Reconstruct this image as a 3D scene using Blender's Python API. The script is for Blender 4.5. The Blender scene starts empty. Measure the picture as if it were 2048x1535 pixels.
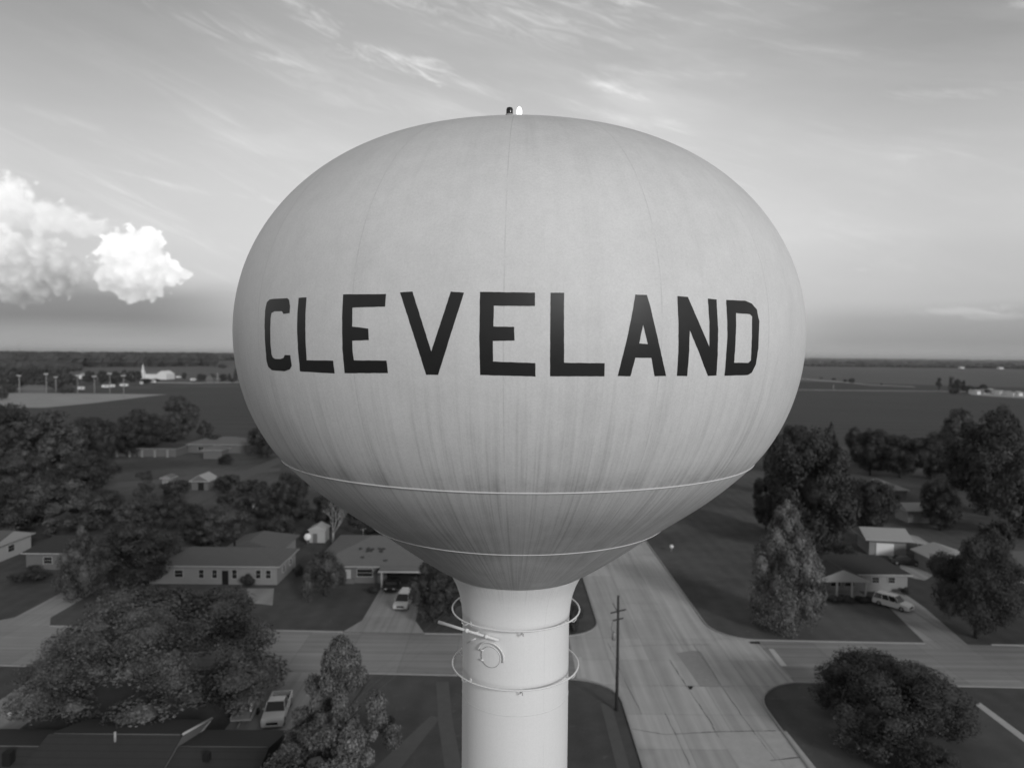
import bpy, bmesh, math, random
import numpy as np
from mathutils import Matrix, Vector
R = math.radians
C = bpy.context.scene.collection
random.seed(7)

# ------------------------------------------------------------ camera, sky, sun
CAMZ, FPX = 35.0, 1422.0          # camera height (m), focal length in pixels of the 2048 px wide photograph
PITCH, ROLL = 0.0411, 0.0089
RM = (Matrix.Rotation(math.pi/2-PITCH, 4, 'X') @ Matrix.Rotation(ROLL, 4, 'Z'))
cam = bpy.data.cameras.new('camera'); cam.sensor_width = 36; cam.lens = FPX/2048*36
cam.clip_start = 0.5; cam.clip_end = 80000
cam.dof.use_dof = True; cam.dof.focus_distance = 15.5; cam.dof.aperture_fstop = 0.45
camo = bpy.data.objects.new('camera', cam); C.objects.link(camo)
camo.matrix_world = Matrix.Translation((0, 0, CAMZ)) @ RM
bpy.context.scene.camera = camo
vs = bpy.context.scene.view_settings
vs.view_transform = 'Standard'; vs.look = 'None'; vs.gamma = 1; vs.exposure = 0.0; vs.use_curve_mapping = False

SUN_EL, SUN_AZ = R(21), R(30)      # low soft sun behind the camera, from the right
to_sun = Vector((math.sin(SUN_AZ)*math.cos(SUN_EL), -math.cos(SUN_AZ)*math.cos(SUN_EL), math.sin(SUN_EL)))
sl = bpy.data.lights.new('sun', 'SUN'); sl.energy = 1.5; sl.angle = R(10); sl.color = (1, 1, 1)
so = bpy.data.objects.new('sun', sl); C.objects.link(so)
so.rotation_euler = to_sun.to_track_quat('Z', 'Y').to_euler()

class X:                            # tiny expression builder over Math nodes
    nt = None
    def __init__(s, v): s.v = v
    @staticmethod
    def op(o, *a, clamp=False):
        n = X.nt.nodes.new('ShaderNodeMath'); n.operation = o; n.use_clamp = clamp
        for i, q in enumerate(a):
            q = q.v if isinstance(q, X) else q
            if isinstance(q, (int, float)): n.inputs[i].default_value = q
            else: X.nt.links.new(q, n.inputs[i])
        return X(n.outputs[0])
    def __add__(s, o): return X.op('ADD', s, o)
    __radd__ = __add__
    def __sub__(s, o): return X.op('SUBTRACT', s, o)
    def __rsub__(s, o): return X.op('SUBTRACT', o, s)
    def __mul__(s, o): return X.op('MULTIPLY', s, o)
    __rmul__ = __mul__
    def __truediv__(s, o): return X.op('DIVIDE', s, o)
def smooth(x, a, b):
    n = X.nt.nodes.new('ShaderNodeMapRange'); n.interpolation_type = 'SMOOTHSTEP'
    X.nt.links.new(x.v, n.inputs[0])
    n.inputs[1].default_value = a; n.inputs[2].default_value = b
    return X(n.outputs[0])
def mixf(f, a, b): return a + (b-a)*f if isinstance(a, X) or isinstance(b, X) else a + f*(b-a)
def comb(x, y, z):
    n = X.nt.nodes.new('ShaderNodeCombineXYZ')
    for i, q in enumerate((x, y, z)):
        if isinstance(q, X): X.nt.links.new(q.v, n.inputs[i])
        else: n.inputs[i].default_value = q
    return n.outputs[0]
def noise(vec, scale, detail=4, rough=.5, dist=0.0):
    n = X.nt.nodes.new('ShaderNodeTexNoise')
    if vec is not None: X.nt.links.new(vec, n.inputs['Vector'])
    n.inputs['Scale'].default_value = scale; n.inputs['Detail'].default_value = detail
    n.inputs['Roughness'].default_value = rough; n.inputs['Distortion'].default_value = dist
    return X(n.outputs['Fac'])
def ramp(x, pts):
    n = X.nt.nodes.new('ShaderNodeValToRGB'); X.nt.links.new(x.v, n.inputs[0])
    e = n.color_ramp.elements
    while len(e) < len(pts): e.new(0.5)
    for k, (p, v) in enumerate(pts): e[k].position = p; e[k].color = (v, v, v, 1)
    b = X.nt.nodes.new('ShaderNodeRGBToBW'); X.nt.links.new(n.outputs[0], b.inputs[0])
    return X(b.outputs[0])

w = bpy.data.worlds.new('World'); bpy.context.scene.world = w; w.use_nodes = True
nt = X.nt = w.node_tree
sky = nt.nodes.new('ShaderNodeTexSky'); sky.sky_type = 'NISHITA'; sky.sun_disc = False
sky.sun_elevation = SUN_EL; sky.sun_rotation = math.atan2(to_sun.x, to_sun.y)
sky.air_density = 1.0; sky.dust_density = 3.0
bw = nt.nodes.new('ShaderNodeRGBToBW'); nt.links.new(sky.outputs[0], bw.inputs[0]); clear = X(bw.outputs[0])
tc = nt.nodes.new('ShaderNodeTexCoord'); sp = nt.nodes.new('ShaderNodeSeparateXYZ'); nt.links.new(tc.outputs['Generated'], sp.inputs[0])
dx, dy, dz = (X(sp.outputs[i]) for i in range(3))
az = X.op('ARCTAN2', dx, dy)
te = dz / X.op('SQRT', dx*dx + dy*dy + 1e-5)
def AZ(u): return math.atan((u-1024)/FPX)
def TE(u, v): return (709+.0089*(u-1024)-v)/FPX*math.cos(AZ(u))
te1 = X.op('MULTIPLY', te, 1.0/0.7, clamp=True)
veil = ramp(te1, [(0, 5.0), (.03, 5.1), (.11, 6.6), (.25, 7.8), (.42, 7.4), (.60, 5.6), (.74, 4.1), (1, 3.6)][:]) if False else \
       ramp(te1, [(0, .44), (.03, .46), (.10, .60), (.22, .70), (.38, .63), (.54, .49), (.70, .40), (1, .34)]) 
side = X.op('ABSOLUTE', az)
veil = veil * (1.05 - smooth(side, .20, .62)*.14) * (1 - smooth(te, .22, .45)*smooth(side, .15, .60)*.20) * (1 - smooth(az, .2, .6)*.05)
av, tv = az, te
# cirrus: stretched streaks running down to the right
cv = comb(az*1.0 + te*.9, te*3.3 + az*.75, 0.0)
n1 = noise(cv, 2.6, 7, .56, .5)
n2 = noise(comb(az*3.0 + te*2.0, te*16.0 + az*3.2, 3.1), 1.3, 6, .6, .4)
n3 = noise(comb(az*1.3, te*2.0, 7.0), 2.2, 3, .5)
n4 = noise(comb(az*5.0 + te*3.0, te*30.0 + az*11.0, 13.0), 1.5, 8, .68, 1.2)
cirrus = smooth(n1, .47, .74)*.22 + smooth(n2, .48, .80)*.12 + smooth(n4, .50, .78)*smooth(n1, .42, .62)*.34
cirrus = cirrus * smooth(te, .04, .16) * (0.35 + smooth(n3, .35, .7))
skyv = veil*(1+cirrus*.75) + (n3-.5)*.05 + (noise(comb(az, te*4.0, 1.0), 3.5, 5, .6)-.5)*.07
# brighter tuft streaks seen at the top
def blob(u, v, ru, rv, dn, sl=0.0):
    a, t = AZ(u), TE(u, v); ca = math.cos(a)
    x = (az-a)*(FPX/ca/ca*1.0/ru)*1.0; y = (te-t+(az-a)*sl)*(FPX/ca/rv)
    return 1 - X.op('SQRT', x*x + y*y) + dn
dnt = (noise(comb(az*5+te*2, te*20+az*7, 5.0), 3.0, 9, .70, 1.0)-.5)*3.4
for (u, v, ru, rv, k, sl) in [(1050, 45, 330, 90, .16, .1), (620, 150, 260, 70, .08, .3), (800, 128, 150, 40, .34, .25), (620, 48, 110, 34, .24, .45), (930, 180, 120, 24, .16, .2), (1215, 185, 80, 26, .26, .35), (1200, 10, 120, 24, .24, .1), (400, 55, 150, 26, .12, .3), (2025, 22, 60, 16, .2, .3),
                              (760, 10, 160, 24, .10, .1), (1250, 250, 110, 20, .12, .3), (560, 130, 80, 14, .12, .1), (1880, 195, 220, 22, .10, .12), (1600, 110, 200, 24, .07, .3), (300, 362, 210, 9, .10, .16), (480, 395, 120, 8, .08, .12), (150, 250, 200, 16, .06, .15)]:
    skyv = skyv + smooth(blob(u, v, ru, rv, dnt, sl), .15, 1.7)*k*1.25
# low dark cloud base left and a weaker one right
ndk = (noise(comb(az*2.2, te*16, 9.0), 2.0, 5, .55)-.5)
bandL = smooth(te + ndk*.02, .006, .045)*(1-smooth(te + ndk*.035, .062, .098))*(1-smooth(az, -.50, -.28))
bandR = smooth(te + ndk*.02, .004, .024)*(1-smooth(te + ndk*.02, .040, .075))*smooth(az, .34, .46)
skyv = skyv*(1-bandL*.50)*(1-bandR*.16)
for (u, v, ru, rv, k) in [(1900, 622, 130, 14, .10), (1990, 632, 90, 12, .08), (1720, 540, 30, 5, .05)]:
    skyv = skyv + smooth(blob(u, v, ru, rv, dnt*.8), .1, .9)*k
# cumulus
fine = noise(comb(az*1.0, te*1.0, 2.0), 30, 9, .68, .3)
puff = (fine-.5)*1.1 + (noise(comb(az, te, 8.0), 120, 4, .6)-.5)*.5
vor = nt.nodes.new('ShaderNodeTexVoronoi'); vor.feature = 'SMOOTH_F1'; vor.inputs['Scale'].default_value = 95
nt.links.new(comb(az + (fine-.5)*.03, te + (fine-.5)*.03, 0.0), vor.inputs['Vector'])
bump = X(vor.outputs['Distance'])
def cumulus(skyv, blobs, rg_, hi, lo, vtop, vbot, soft=.10, amt=1.0):
    d = None
    for b in blobs:
        x = blob(*b, puff*.48 - bump*.62 + .24); d = x if d is None else X.op('SMOOTH_MAX', d, x, .12)
    al = smooth(d, 0.0, soft)*amt
    um = blobs[0][0]
    fall = smooth(te + (fine-.5)*.02, TE(um, vbot), TE(um, vtop))
    shade = mixf(fall, lo, hi) + (fine-.5)*(.55*rg_) - bump*(.36*rg_) + .05
    al = al * smooth(te + (fine-.5)*.02, TE(um, vbot+30), TE(um, vbot-25))
    return skyv + (shade-skyv)*al
skyv = cumulus(skyv, [(10, 410, 95, 70), (95, 436, 115, 42), (165, 455, 85, 24), (-60, 400, 120, 90), (-160, 400, 200, 140)], .5, 1.08, .80, 350, 475, .45, .97)
skyv = cumulus(skyv, [(-30, 520, 100, 90), (10, 540, 55, 60)], .8, .98, .55, 470, 600, .25, .9)
skyv = cumulus(skyv, [(80, 525, 75, 60), (130, 545, 62, 48), (40, 565, 75, 50)], 1.1, .86, .46, 470, 610, .15, .9)
skyv = cumulus(skyv, [(270, 518, 80, 66), (296, 494, 44, 44), (236, 500, 38, 40), (225, 555, 40, 34), (330, 545, 40, 36), (358, 546, 30, 13), (280, 575, 60, 32)], 1.15, 1.22, .64, 505, 618, .17, 1.0)
skyv = mixf(smooth(dz, -.02, -.001), .05, skyv)
K = 0.35                            # share of the clear sky behind the veil of cloud
final = skyv*(10.0*(1-K*.25)) + clear*K*.35
bgn = nt.nodes['Background']; bgn.inputs[1].default_value = 0.10
nt.links.new(comb(final, final, final), bgn.inputs[0])

# ------------------------------------------------------------ projection helpers: a pixel of the photograph to a point of the place
def ray(u, v):
    d = RM.to_3x3() @ Vector(((u-1024)/FPX, (767.5-v)/FPX, -1)); return d
def G(u, v, z=0.0):
    d = ray(u, v); t = (z-CAMZ)/d.z; return Vector((d.x*t, d.y*t, z))
def ZAT(u, v, Y):
    d = ray(u, v); return CAMZ + d.z*Y/d.y
def XAT(u, v, Y):
    d = ray(u, v); return d.x*Y/d.y

# ------------------------------------------------------------ object helpers
def props(o, label=None, cat=None, group=None, kind=None):
    if label: o['label'] = label
    if cat: o['category'] = cat
    if group: o['group'] = group
    if kind: o['kind'] = kind
    return o
def empty(name, loc, label, cat, group=None, rz=0):
    o = bpy.data.objects.new(name, None); C.objects.link(o); o.location = loc; o.rotation_euler = (0, 0, rz)
    o.empty_display_size = .5
    return props(o, label, cat, group)
class MB:
    def __init__(s): s.v = []; s.f = []; s.sm = []
    def add(s, vs_, fs, smooth_=False):
        b = len(s.v); s.v += [tuple(p) for p in vs_]; s.f += [tuple(i+b for i in f) for f in fs]; s.sm += [smooth_]*len(fs); return s
    def box(s, c, d, rz=0, M=None):
        x, y, z = (q/2 for q in d); ps = [(a*x, b*y, e*z) for e in (-1, 1) for b in (-1, 1) for a in (-1, 1)]
        m = M if M is not None else Matrix.Rotation(rz, 3, 'Z')
        ps = [Vector(c) + m @ Vector(p) for p in ps]
        return s.add(ps, [(0, 2, 3, 1), (4, 5, 7, 6), (0, 1, 5, 4), (2, 6, 7, 3), (0, 4, 6, 2), (1, 3, 7, 5)])
    def tube(s, pts, rad, n=10, closed=False):
        pts = [Vector(p) for p in pts]; k = len(pts); rr = rad if isinstance(rad, (list, tuple)) else [rad]*k
        vs_ = []; prev = None
        for i, p in enumerate(pts):
            a = pts[(i-1) % k] if (closed or i > 0) else p; b = pts[(i+1) % k] if (closed or i < k-1) else p
            t = (b-a).normalized()
            if prev is None: prev = t.orthogonal().normalized()
            nrm = (prev - t*prev.dot(t)).normalized(); prev = nrm; bi = t.cross(nrm)
            for j in range(n):
                q = 2*math.pi*j/n; vs_.append(p + (nrm*math.cos(q) + bi*math.sin(q))*rr[i])
        fs = []
        for i in range(k if closed else k-1):
            for j in range(n):
                i2 = (i+1) % k; fs.append((i*n+j, i*n+(j+1) % n, i2*n+(j+1) % n, i2*n+j))
        if not closed: fs += [tuple(reversed(range(n))), tuple(range((k-1)*n, k*n))]
        return s.add(vs_, fs, True)
    def lathe(s, prof, n=24, c=(0, 0, 0), caps=False):
        vs_ = []; c = Vector(c)
        for r_, z in prof:
            for j in range(n):
                q = 2*math.pi*j/n; vs_.append(c + Vector((r_*math.cos(q), r_*math.sin(q), z)))
        fs = [(i*n+j, i*n+(j+1) % n, (i+1)*n+(j+1) % n, (i+1)*n+j) for i in range(len(prof)-1) for j in range(n)]
        if caps: fs += [tuple(reversed(range(n))), tuple(range((len(prof)-1)*n, len(prof)*n))]
        return s.add(vs_, fs, True)
    def build(s, name, m, parent=None, label=None, org=None):
        me = bpy.data.meshes.new(name)
        vv = s.v if org is None else [(p[0]-org[0], p[1]-org[1], p[2]-org[2]) for p in s.v]
        me.from_pydata(vv, [], s.f); me.update()
        me.polygons.foreach_set('use_smooth', s.sm)
        me.materials.append(m)
        o = bpy.data.objects.new(name, me); C.objects.link(o)
        if parent is not None: o.parent = parent
        if label: o['label'] = label
        return o
def copy_tree(o, parent=None):
    c = o.copy(); C.objects.link(c); c.parent = parent
    for ch in KIDS.get(o.name, []): KIDS.setdefault(c.name, []).append(copy_tree(ch, c))
    return c
KIDS = {}
def kids(o, *ch): KIDS.setdefault(o.name, []).extend(ch); return o

# ------------------------------------------------------------ materials (black and white photograph: all greys)
def new_mat(name, rough=.8, spec=.3):
    m = bpy.data.materials.new(name); m.use_nodes = True; X.nt = m.node_tree
    b = m.node_tree.nodes['Principled BSDF']; b.inputs['Roughness'].default_value = rough
    b.inputs['Specular IOR Level'].default_value = spec
    return m, b
def setg(b, x, sock='Base Color'):
    if sock == 'Base Color': X.nt.links.new(comb(x, x, x), b.inputs[sock])
    else: X.nt.links.new(x.v, b.inputs[sock])
def objc():
    t = X.nt.nodes.new('ShaderNodeTexCoord'); return t.outputs['Object']
def posn():
    t = X.nt.nodes.new('ShaderNodeNewGeometry'); return t.outputs['Position']
def bumpn(b, h, strength=.3, dist=.05):
    n = X.nt.nodes.new('ShaderNodeBump'); n.inputs['Strength'].default_value = strength; n.inputs['Distance'].default_value = dist
    X.nt.links.new(h.v, n.inputs['Height']); X.nt.links.new(n.outputs[0], b.inputs['Normal'])
def plain(name, g, rough=.7, var=.12, scale=3.0, spec=.3, detail=4):
    m, b = new_mat(name, rough, spec); n = noise(posn(), scale, detail, .6); setg(b, g*(1-var) + n*(2*var*g)); return m

M = {}
M['trim'] = plain('white_trim', .42, .6, .08); M['wallp'] = plain('pale_siding', .25, .8, .10, .8)
M['wallw'] = plain('white_siding', .38, .7, .08, .8); M['wallg'] = plain('grey_brick', .14, .9, .15, 5)
M['wallfar'] = plain('white_metal_wall', .78, .6, .05, .5)
M['bark'] = plain('bark', .05, .95, .3, 6); M['deadwood'] = plain('dead_wood', .30, .9, .25, 8)
M['glass'] = plain('dark_glass', .02, .12, .1, 1, .6); M['pole'] = plain('pole_wood', .045, .9, .3, 4)
M['rubber'] = plain('rubber', .02, .8); M['metal'] = plain('dull_metal', .25, .4, .1); M['cable'] = plain('black_cable', .03, .6)
M['carw'] = plain('white_car_paint', .62, .25, .03, 1, .5); M['card'] = plain('dark_car_paint', .03, .2, .03, 1, .5)
M['lamp'] = plain('pale_lamp_housing', .7, .4); M['galv'] = plain('galvanised', .35, .5)
M['wire'] = plain('weathered_wire', .14, .6); M['dark'] = plain('dark_interior', .012, .9); M['marking'] = plain('worn_white_paint', .48, .8, .25, 1.5)
M['conc'] = plain('concrete_kerb', .30, .9, .15, .8); M['deck'] = plain('pale_planks', .24, .8, .4, 9)

def roof_mat(name, g, var=.22):
    m, b = new_mat(name, .9, .2); p = posn()
    s = X.nt.nodes.new('ShaderNodeSeparateXYZ'); X.nt.links.new(p, s.inputs[0]); z = X(s.outputs[2])
    n = noise(p, 1.1, 5, .6); f = noise(p, 14, 3, .7); c = X.op('FRACT', z*5.5)
    setg(b, (n*.5 + f*.7 - .1)*(2*var*g) + g*(1-var) - smooth(c, .78, .98)*(.22*g)); return m
M['roofg'] = roof_mat('grey_shingles', .115); M['roofd'] = roof_mat('dark_shingles', .045); M['roofl'] = roof_mat('pale_roofing', .36, .1)
M['roofm'] = roof_mat('mid_shingles', .15)

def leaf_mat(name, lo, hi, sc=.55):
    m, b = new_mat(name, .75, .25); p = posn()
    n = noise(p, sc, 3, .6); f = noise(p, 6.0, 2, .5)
    x = smooth(n*.6 + f*.6, .42, .82); setg(b, lo + x*(hi-lo)); return m  # noise contrast puts crown highlights and shaded gaps into the leaf colour
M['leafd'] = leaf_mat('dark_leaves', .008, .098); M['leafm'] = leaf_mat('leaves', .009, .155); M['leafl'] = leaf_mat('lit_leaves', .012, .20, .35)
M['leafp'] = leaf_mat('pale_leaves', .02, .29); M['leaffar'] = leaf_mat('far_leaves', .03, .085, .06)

# ground, roads, fields
def _sx(p):
    q = X.nt.nodes.new('ShaderNodeSeparateXYZ'); X.nt.links.new(p, q.inputs[0]); return q.outputs[0]
def mat_ground():
    m, b = new_mat('lawn', .95, .1); p = posn()
    a = noise(p, .035, 5, .55); c = noise(p, .35, 4, .6); d = noise(p, 5.0, 3, .7)
    mw = X.op('SINE', X(_sx(p))*2.4 + a*3.0)
    setg(b, .022 + smooth(a, .35, .70)*.050 + c*.050 + d*.036 + mw*.004 + smooth(noise(p, .8, 4, .7), .58, .72)*.03); bumpn(b, d, .5, .08); return m
def mat_field(name, g, step, ang):
    m, b = new_mat(name, .95, .1); p = posn()
    s = X.nt.nodes.new('ShaderNodeSeparateXYZ'); X.nt.links.new(p, s.inputs[0]); x, y = X(s.outputs[0]), X(s.outputs[1])
    q = x*math.sin(ang) + y*math.cos(ang); wv = X.op('SINE', q*(2*math.pi/step) + noise(p, .02, 2)*4)
    w2 = X.op('SINE', q*(2*math.pi/(step*6.3)))
    a = noise(p, .012, 5, .6); st = noise(comb(x*.02, q*.4, 0.0), 1.0, 4, .6); f = noise(p, 1.6, 2, .7)
    f2 = noise(p, .28, 3, .8); setg(b, g*(.18 + a*.5 + st*.45 + f*.35 + f2*.55) + wv*(g*.12) + w2*(g*.08)); return m
def mat_conc(name, g, joints=True, ox=0.0, w0=4.65, axis='x'):
    m, b = new_mat(name, .85, .25); p = posn()
    s = X.nt.nodes.new('ShaderNodeSeparateXYZ'); X.nt.links.new(p, s.inputs[0]); x, y = X(s.outputs[0]), X(s.outputs[1])
    if axis == 'y': x, y = y, x
    a = noise(p, .22, 5, .6); f = noise(p, 5, 4, .7); track = noise(comb(x*1.15, y*.035, 2.0), 1.0, 3, .5)
    st = noise(comb(x*4.0, y*.10, 1.0), 1.0, 4, .6)
    slab = X.nt.nodes.new('ShaderNodeTexWhiteNoise'); slab.noise_dimensions = '2D'
    fx, fy = X.op('FLOOR', (x-ox)*(1/w0)), X.op('FLOOR', y*(1/6.2)); X.nt.links.new(comb(fx, fy, 0.0), slab.inputs['Vector'])
    v = g*(.66 + a*.28 + f*.14) + (track-.5)*(g*.75) + (st-.5)*(g*.16) + (X(slab.outputs['Value'])-.5)*(g*.16)
    if joints:
        wob = (noise(p, .5, 3)-.5)*.16
        jx = X.op('ABSOLUTE', X.op('FRACT', (x-ox+wob)*(1/w0))-.5); jy = X.op('ABSOLUTE', X.op('FRACT', (y+wob)*(1/6.2))-.5)
        v = v*(1-smooth(jx, .487, .5)*.34)*(1-smooth(jy, .489, .5)*.30)
    blotch = noise(p, .09, 4, .6); v = v*(1-smooth(blotch, .58, .72)*.16)
    setg(b, v); bumpn(b, f, .25, .02); return m
M['lawn'] = mat_ground()
M['field_near'] = mat_field('crop_rows', .066, 3.2, .06); M['field_far'] = mat_field('far_crop', .105, 9.0, .5)
M['field_mid'] = mat_field('mid_crop', .055, 5.0, .3)
M['road'] = mat_conc('road_concrete', .46, True, 11.5, 4.65); M['street'] = mat_conc('street_concrete', .29, True, 76.4, 5.4, 'y')
M['drive'] = mat_conc('drive_concrete', .32, True, 0.0, 3.1); M['path'] = plain('path_concrete', .095, .9, .2, 1.0)
M['gravel'] = plain('pale_gravel', .30, .95, .30, .05, detail=8); M['patch'] = plain('dark_patch', .29, .9, .25, 2.5)
M['newconc'] = plain('stained_concrete', .42, .9, .22, 1.0); M['crackm'] = plain('crack_filler', .06, .8, .3, 2.0); M['farroad'] = plain('far_road', .55, .9, .1, .01)

# ------------------------------------------------------------ the setting
def sheet(name, pts, z, m, sub=None):
    bm = bmesh.new(); f = bm.faces.new([bm.verts.new((p[0], p[1], z)) for p in pts]); f.normal_update()
    if f.normal.z < 0: f.normal_flip()
    bmesh.ops.triangulate(bm, faces=bm.faces[:])
    me = bpy.data.meshes.new(name); bm.to_mesh(me); bm.free(); me.materials.append(m)
    o = bpy.data.objects.new(name, me); C.objects.link(o); return props(o, kind='structure')
def gp(*uv, z=0.0): return [G(u, v, z) for u, v in uv]
gb = MB(); RG = 30000
gb.add([(-RG, -RG, 0), (RG, -RG, 0), (RG, RG, 0), (-RG, RG, 0)], [(0, 1, 2, 3)]); props(gb.build('ground', M['lawn']), kind='structure')
sheet('field', [(-330, 262), (60, 262), (60, 290), (400, 270), (1500, 330), (1500, 745), (-30, 760), (-250, 700), (-520, 640), (-470, 520), (-300, 470)], .03, M['field_near'])
sheet('field', [(40, 800), (1900, 740), (4200, 2540), (40, 2700)], .03, M['field_far'])
sheet('field', [(-60, 780), (-60, 860), (-560, 880), (-640, 1000), (-1150, 1500), (-760, 1950), (-60, 1950)], .03, M['field_far'])
sheet('field', [(150, 790), (830, 755), (600, 900), (350, 1080), (150, 1180)], .05, M['field_mid'])
sheet('field', [(-760, 2100), (-60, 2100), (-60, 3300), (-1300, 3300)], .03, M['field_mid'])
for k, (a, b_, c, d) in enumerate([(600, 2900, 3300, 4500), (-200, 4700, 5200, 9000), (2500, 3400, 3300, 7000)]):
    sheet('field', [(a, b_), (d, b_), (d*1.2, b_+c*.35), (a, b_+c*.35)], .04, M['gravel'] if k == 1 else M['field_far'])
sheet('ballfield', gp((8, 785), (130, 786), (335, 788.5), (300, 792), (185, 806), (90, 815), (-30, 815)), .06, M['gravel'])
sheet('far_road', [(40, 778), (900, 742), (1700, 690), (1700, 683), (900, 735), (40, 771)], .06, M['farroad'])
sheet('farm_track', gp((1590, 756), (1680, 763), (1740, 769), (1830, 773), (1830, 773.6), (1740, 769.7), (1680, 763.8), (1590, 756.7)), .07, M['farroad'])
sheet('far_road', gp((300, 763.6), (400, 765.0), (490, 763.2), (490, 764.4), (400, 766.0), (300, 765.0)), .07, M['farroad'])
sheet('farm_yard', gp((1940, 787), (1985, 786), (2060, 789), (2060, 797), (1985, 792.5), (1940, 789)), .08, M['gravel'])

XL, XR = 11.45, 25.6
def arc(cx, cy, r, a0, a1, n=8): return [(cx+r*math.cos(R(a0+(a1-a0)*i/n)), cy+r*math.sin(R(a0+(a1-a0)*i/n))) for i in range(n+1)]
def sy(x, top): return (87.4 if top else 76.0) - .028*x
main = [(XL, 30)] + arc(XL-5, 70.5, 5, 0, 80) + [(XL-9, sy(XL-9, 0)), (-140, sy(-140, 0)), (-140, sy(-140, 1))] + \
       [(XL-6, sy(XL-6, 1))] + arc(XL-5, 92.3, 5, -80, 0) + [(XL, 420), (XR, 420)] + arc(XR+5.5, 92.0, 5.5, 180, 262) + \
       [(XR+9, sy(XR+9, 1)), (160, sy(160, 1)), (160, sy(160, 0)), (XR+10, sy(XR+10, 0))] + arc(XR+6, 69.2, 6, 98, 180) + [(XR, 30)]
sheet('street', [(-140, sy(-140, 0)), (XL-9, sy(XL-9, 0)), (XL-4.1, sy(XL-4, 0)), (XL-4.1, sy(XL-4, 1)), (-140, sy(-140, 1))], .008, M['street'])
sheet('street', [(XR+5.1, sy(XR+4, 0)), (160, sy(160, 0)), (160, sy(160, 1)), (XR+4.7, sy(XR+4, 1))], .008, M['street'])
rd = [p for p in main if XL-4.2 <= p[0] <= XR+5.3]
sheet('road', rd, .004, M['road'])
kb = MB()
def kerb(line, wd=.16, h=.13):
    for (x0, y0), (x1, y1) in zip(line[:-1], line[1:]):
        L = math.hypot(x1-x0, y1-y0)
        kb.box(((x0+x1)/2, (y0+y1)/2, h/2-.02), (L+.02, wd, h+.04), math.atan2(y1-y0, x1-x0))
kerb([(XL, 30)] + arc(XL-5, 70.5, 5, 0, 80) + [(XL-9, sy(XL-9, 0)), (-19.5, sy(-19.5, 0))]); kerb([(-26.5, sy(-26.5, 0)), (-45, sy(-45, 0))]); kerb([(-51, sy(-51, 0)), (-140, sy(-140, 0))])
kerb([(-140, sy(-140, 1)), (-68, sy(-68, 1))]); kerb([(-58.5, sy(-58, 1)), (-21, sy(-21, 1))]); kerb([(-10.7, sy(-10, 1)), (XL-6, sy(XL-6, 1))] + arc(XL-5, 92.3, 5, -80, 0) + [(XL, 300)])
kerb([(XR, 300)] + arc(XR+5.5, 92.0, 5.5, 180, 262) + [(XR+9, sy(XR+9, 1)), (51, sy(51, 1))]); kerb([(59, sy(59, 1)), (160, sy(160, 1))])
kerb([(160, sy(160, 0)), (XR+10, sy(XR+10, 0))] + arc(XR+6, 69.2, 6, 98, 180) + [(XR, 30)])
props(kb.build('kerb', M['conc']), kind='structure')
sheet('stop_line', [(7.9, 75.9), (8.35, 75.9), (8.35, 81.2), (7.9, 81.2)], .013, M['marking'])
sheet('stop_line', gp((1537, 1297), (1547, 1297), (1574, 1331), (1562, 1331)), .013, M['marking'])
sheet('road_patch', gp((1385, 1300), (1402, 1302), (1445, 1372), (1400, 1372), (1352, 1305)), .009, M['patch'])
sheet('road_patch', gp((1375, 1371), (1387, 1371), (1383, 1378), (1379, 1378)), .012, M['dark'])
sheet('road_patch', gp((1434, 1464), (1512, 1462), (1590, 1560), (1495, 1560)), .009, M['newconc'])
sheet('road_patch', gp((1516, 1462), (1573, 1461), (1640, 1545), (1660, 1560), (1596, 1560)), .009, M['newconc'])
ck = MB()
def crack(uvs, wd=.05):
    pts = []
    for (a, b_), (c, d) in zip(uvs[:-1], uvs[1:]):
        for i in range(6):
            t = i/6; p = G(a+(c-a)*t, b_+(d-b_)*t); pts.append((p.x+random.uniform(-.05, .05), p.y))
    for (x0, y0), (x1, y1) in zip(pts[:-1], pts[1:]):
        ck.box(((x0+x1)/2, (y0+y1)/2, .012), (math.hypot(x1-x0, y1-y0)+.03, wd*random.uniform(.2, 1.0), .006), math.atan2(y1-y0, x1-x0))
crack([(1340, 1320), (1376, 1375), (1420, 1440), (1440, 1480)], .09); crack([(1388, 1290), (1420, 1335), (1445, 1375), (1502, 1455), (1560, 1530)], .06)
crack([(1262, 1456), (1330, 1468), (1440, 1462), (1575, 1460)], .10); crack([(1240, 1372), (1370, 1371), (1480, 1373)], .05)
crack([(1210, 1272), (1250, 1360), (1290, 1440)], .05); crack([(1220, 1292), (1330, 1289), (1440, 1288)], .05); crack([(1540, 1520), (1610, 1512)], .16)
crack([(1330, 1425), (1352, 1470), (1385, 1540)], .05)
props(ck.build('road_cracks', M['crackm']), kind='structure')
# drives and walks
sheet('driveway', [(-19.3, 104.5), (-12.6, 104.5), (-12.4, 92), (-10.7, sy(-11, 1)+.1), (-21, sy(-21, 1)+.1), (-19.4, 92)], .012, M['drive'])
sheet('driveway', [(-26.4, 61), (-19.6, 61), (-19.6, sy(-20, 0)), (-26.4, sy(-26, 0))], .012, M['drive'])
sheet('driveway', [(-51, 58), (-45.4, 58), (-45.2, sy(-45, 0)), (-51, sy(-51, 0))], .012, M['drive'])
sheet('driveway', [(-65, 106), (-60.5, 106), (-60.3, 92), (-58.5, sy(-59, 1)), (-68, sy(-68, 1)), (-65, 92)], .012, M['drive'])
sheet('driveway', gp((1752, 1188), (1800, 1180), (1850, 1215), (1945, 1297), (1862, 1297), (1830, 1265)), .012, M['drive'])
sheet('driveway', gp((1800, 1125), (1850, 1118), (1875, 1145), (1850, 1160), (1800, 1150)), .012, M['drive'])
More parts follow.
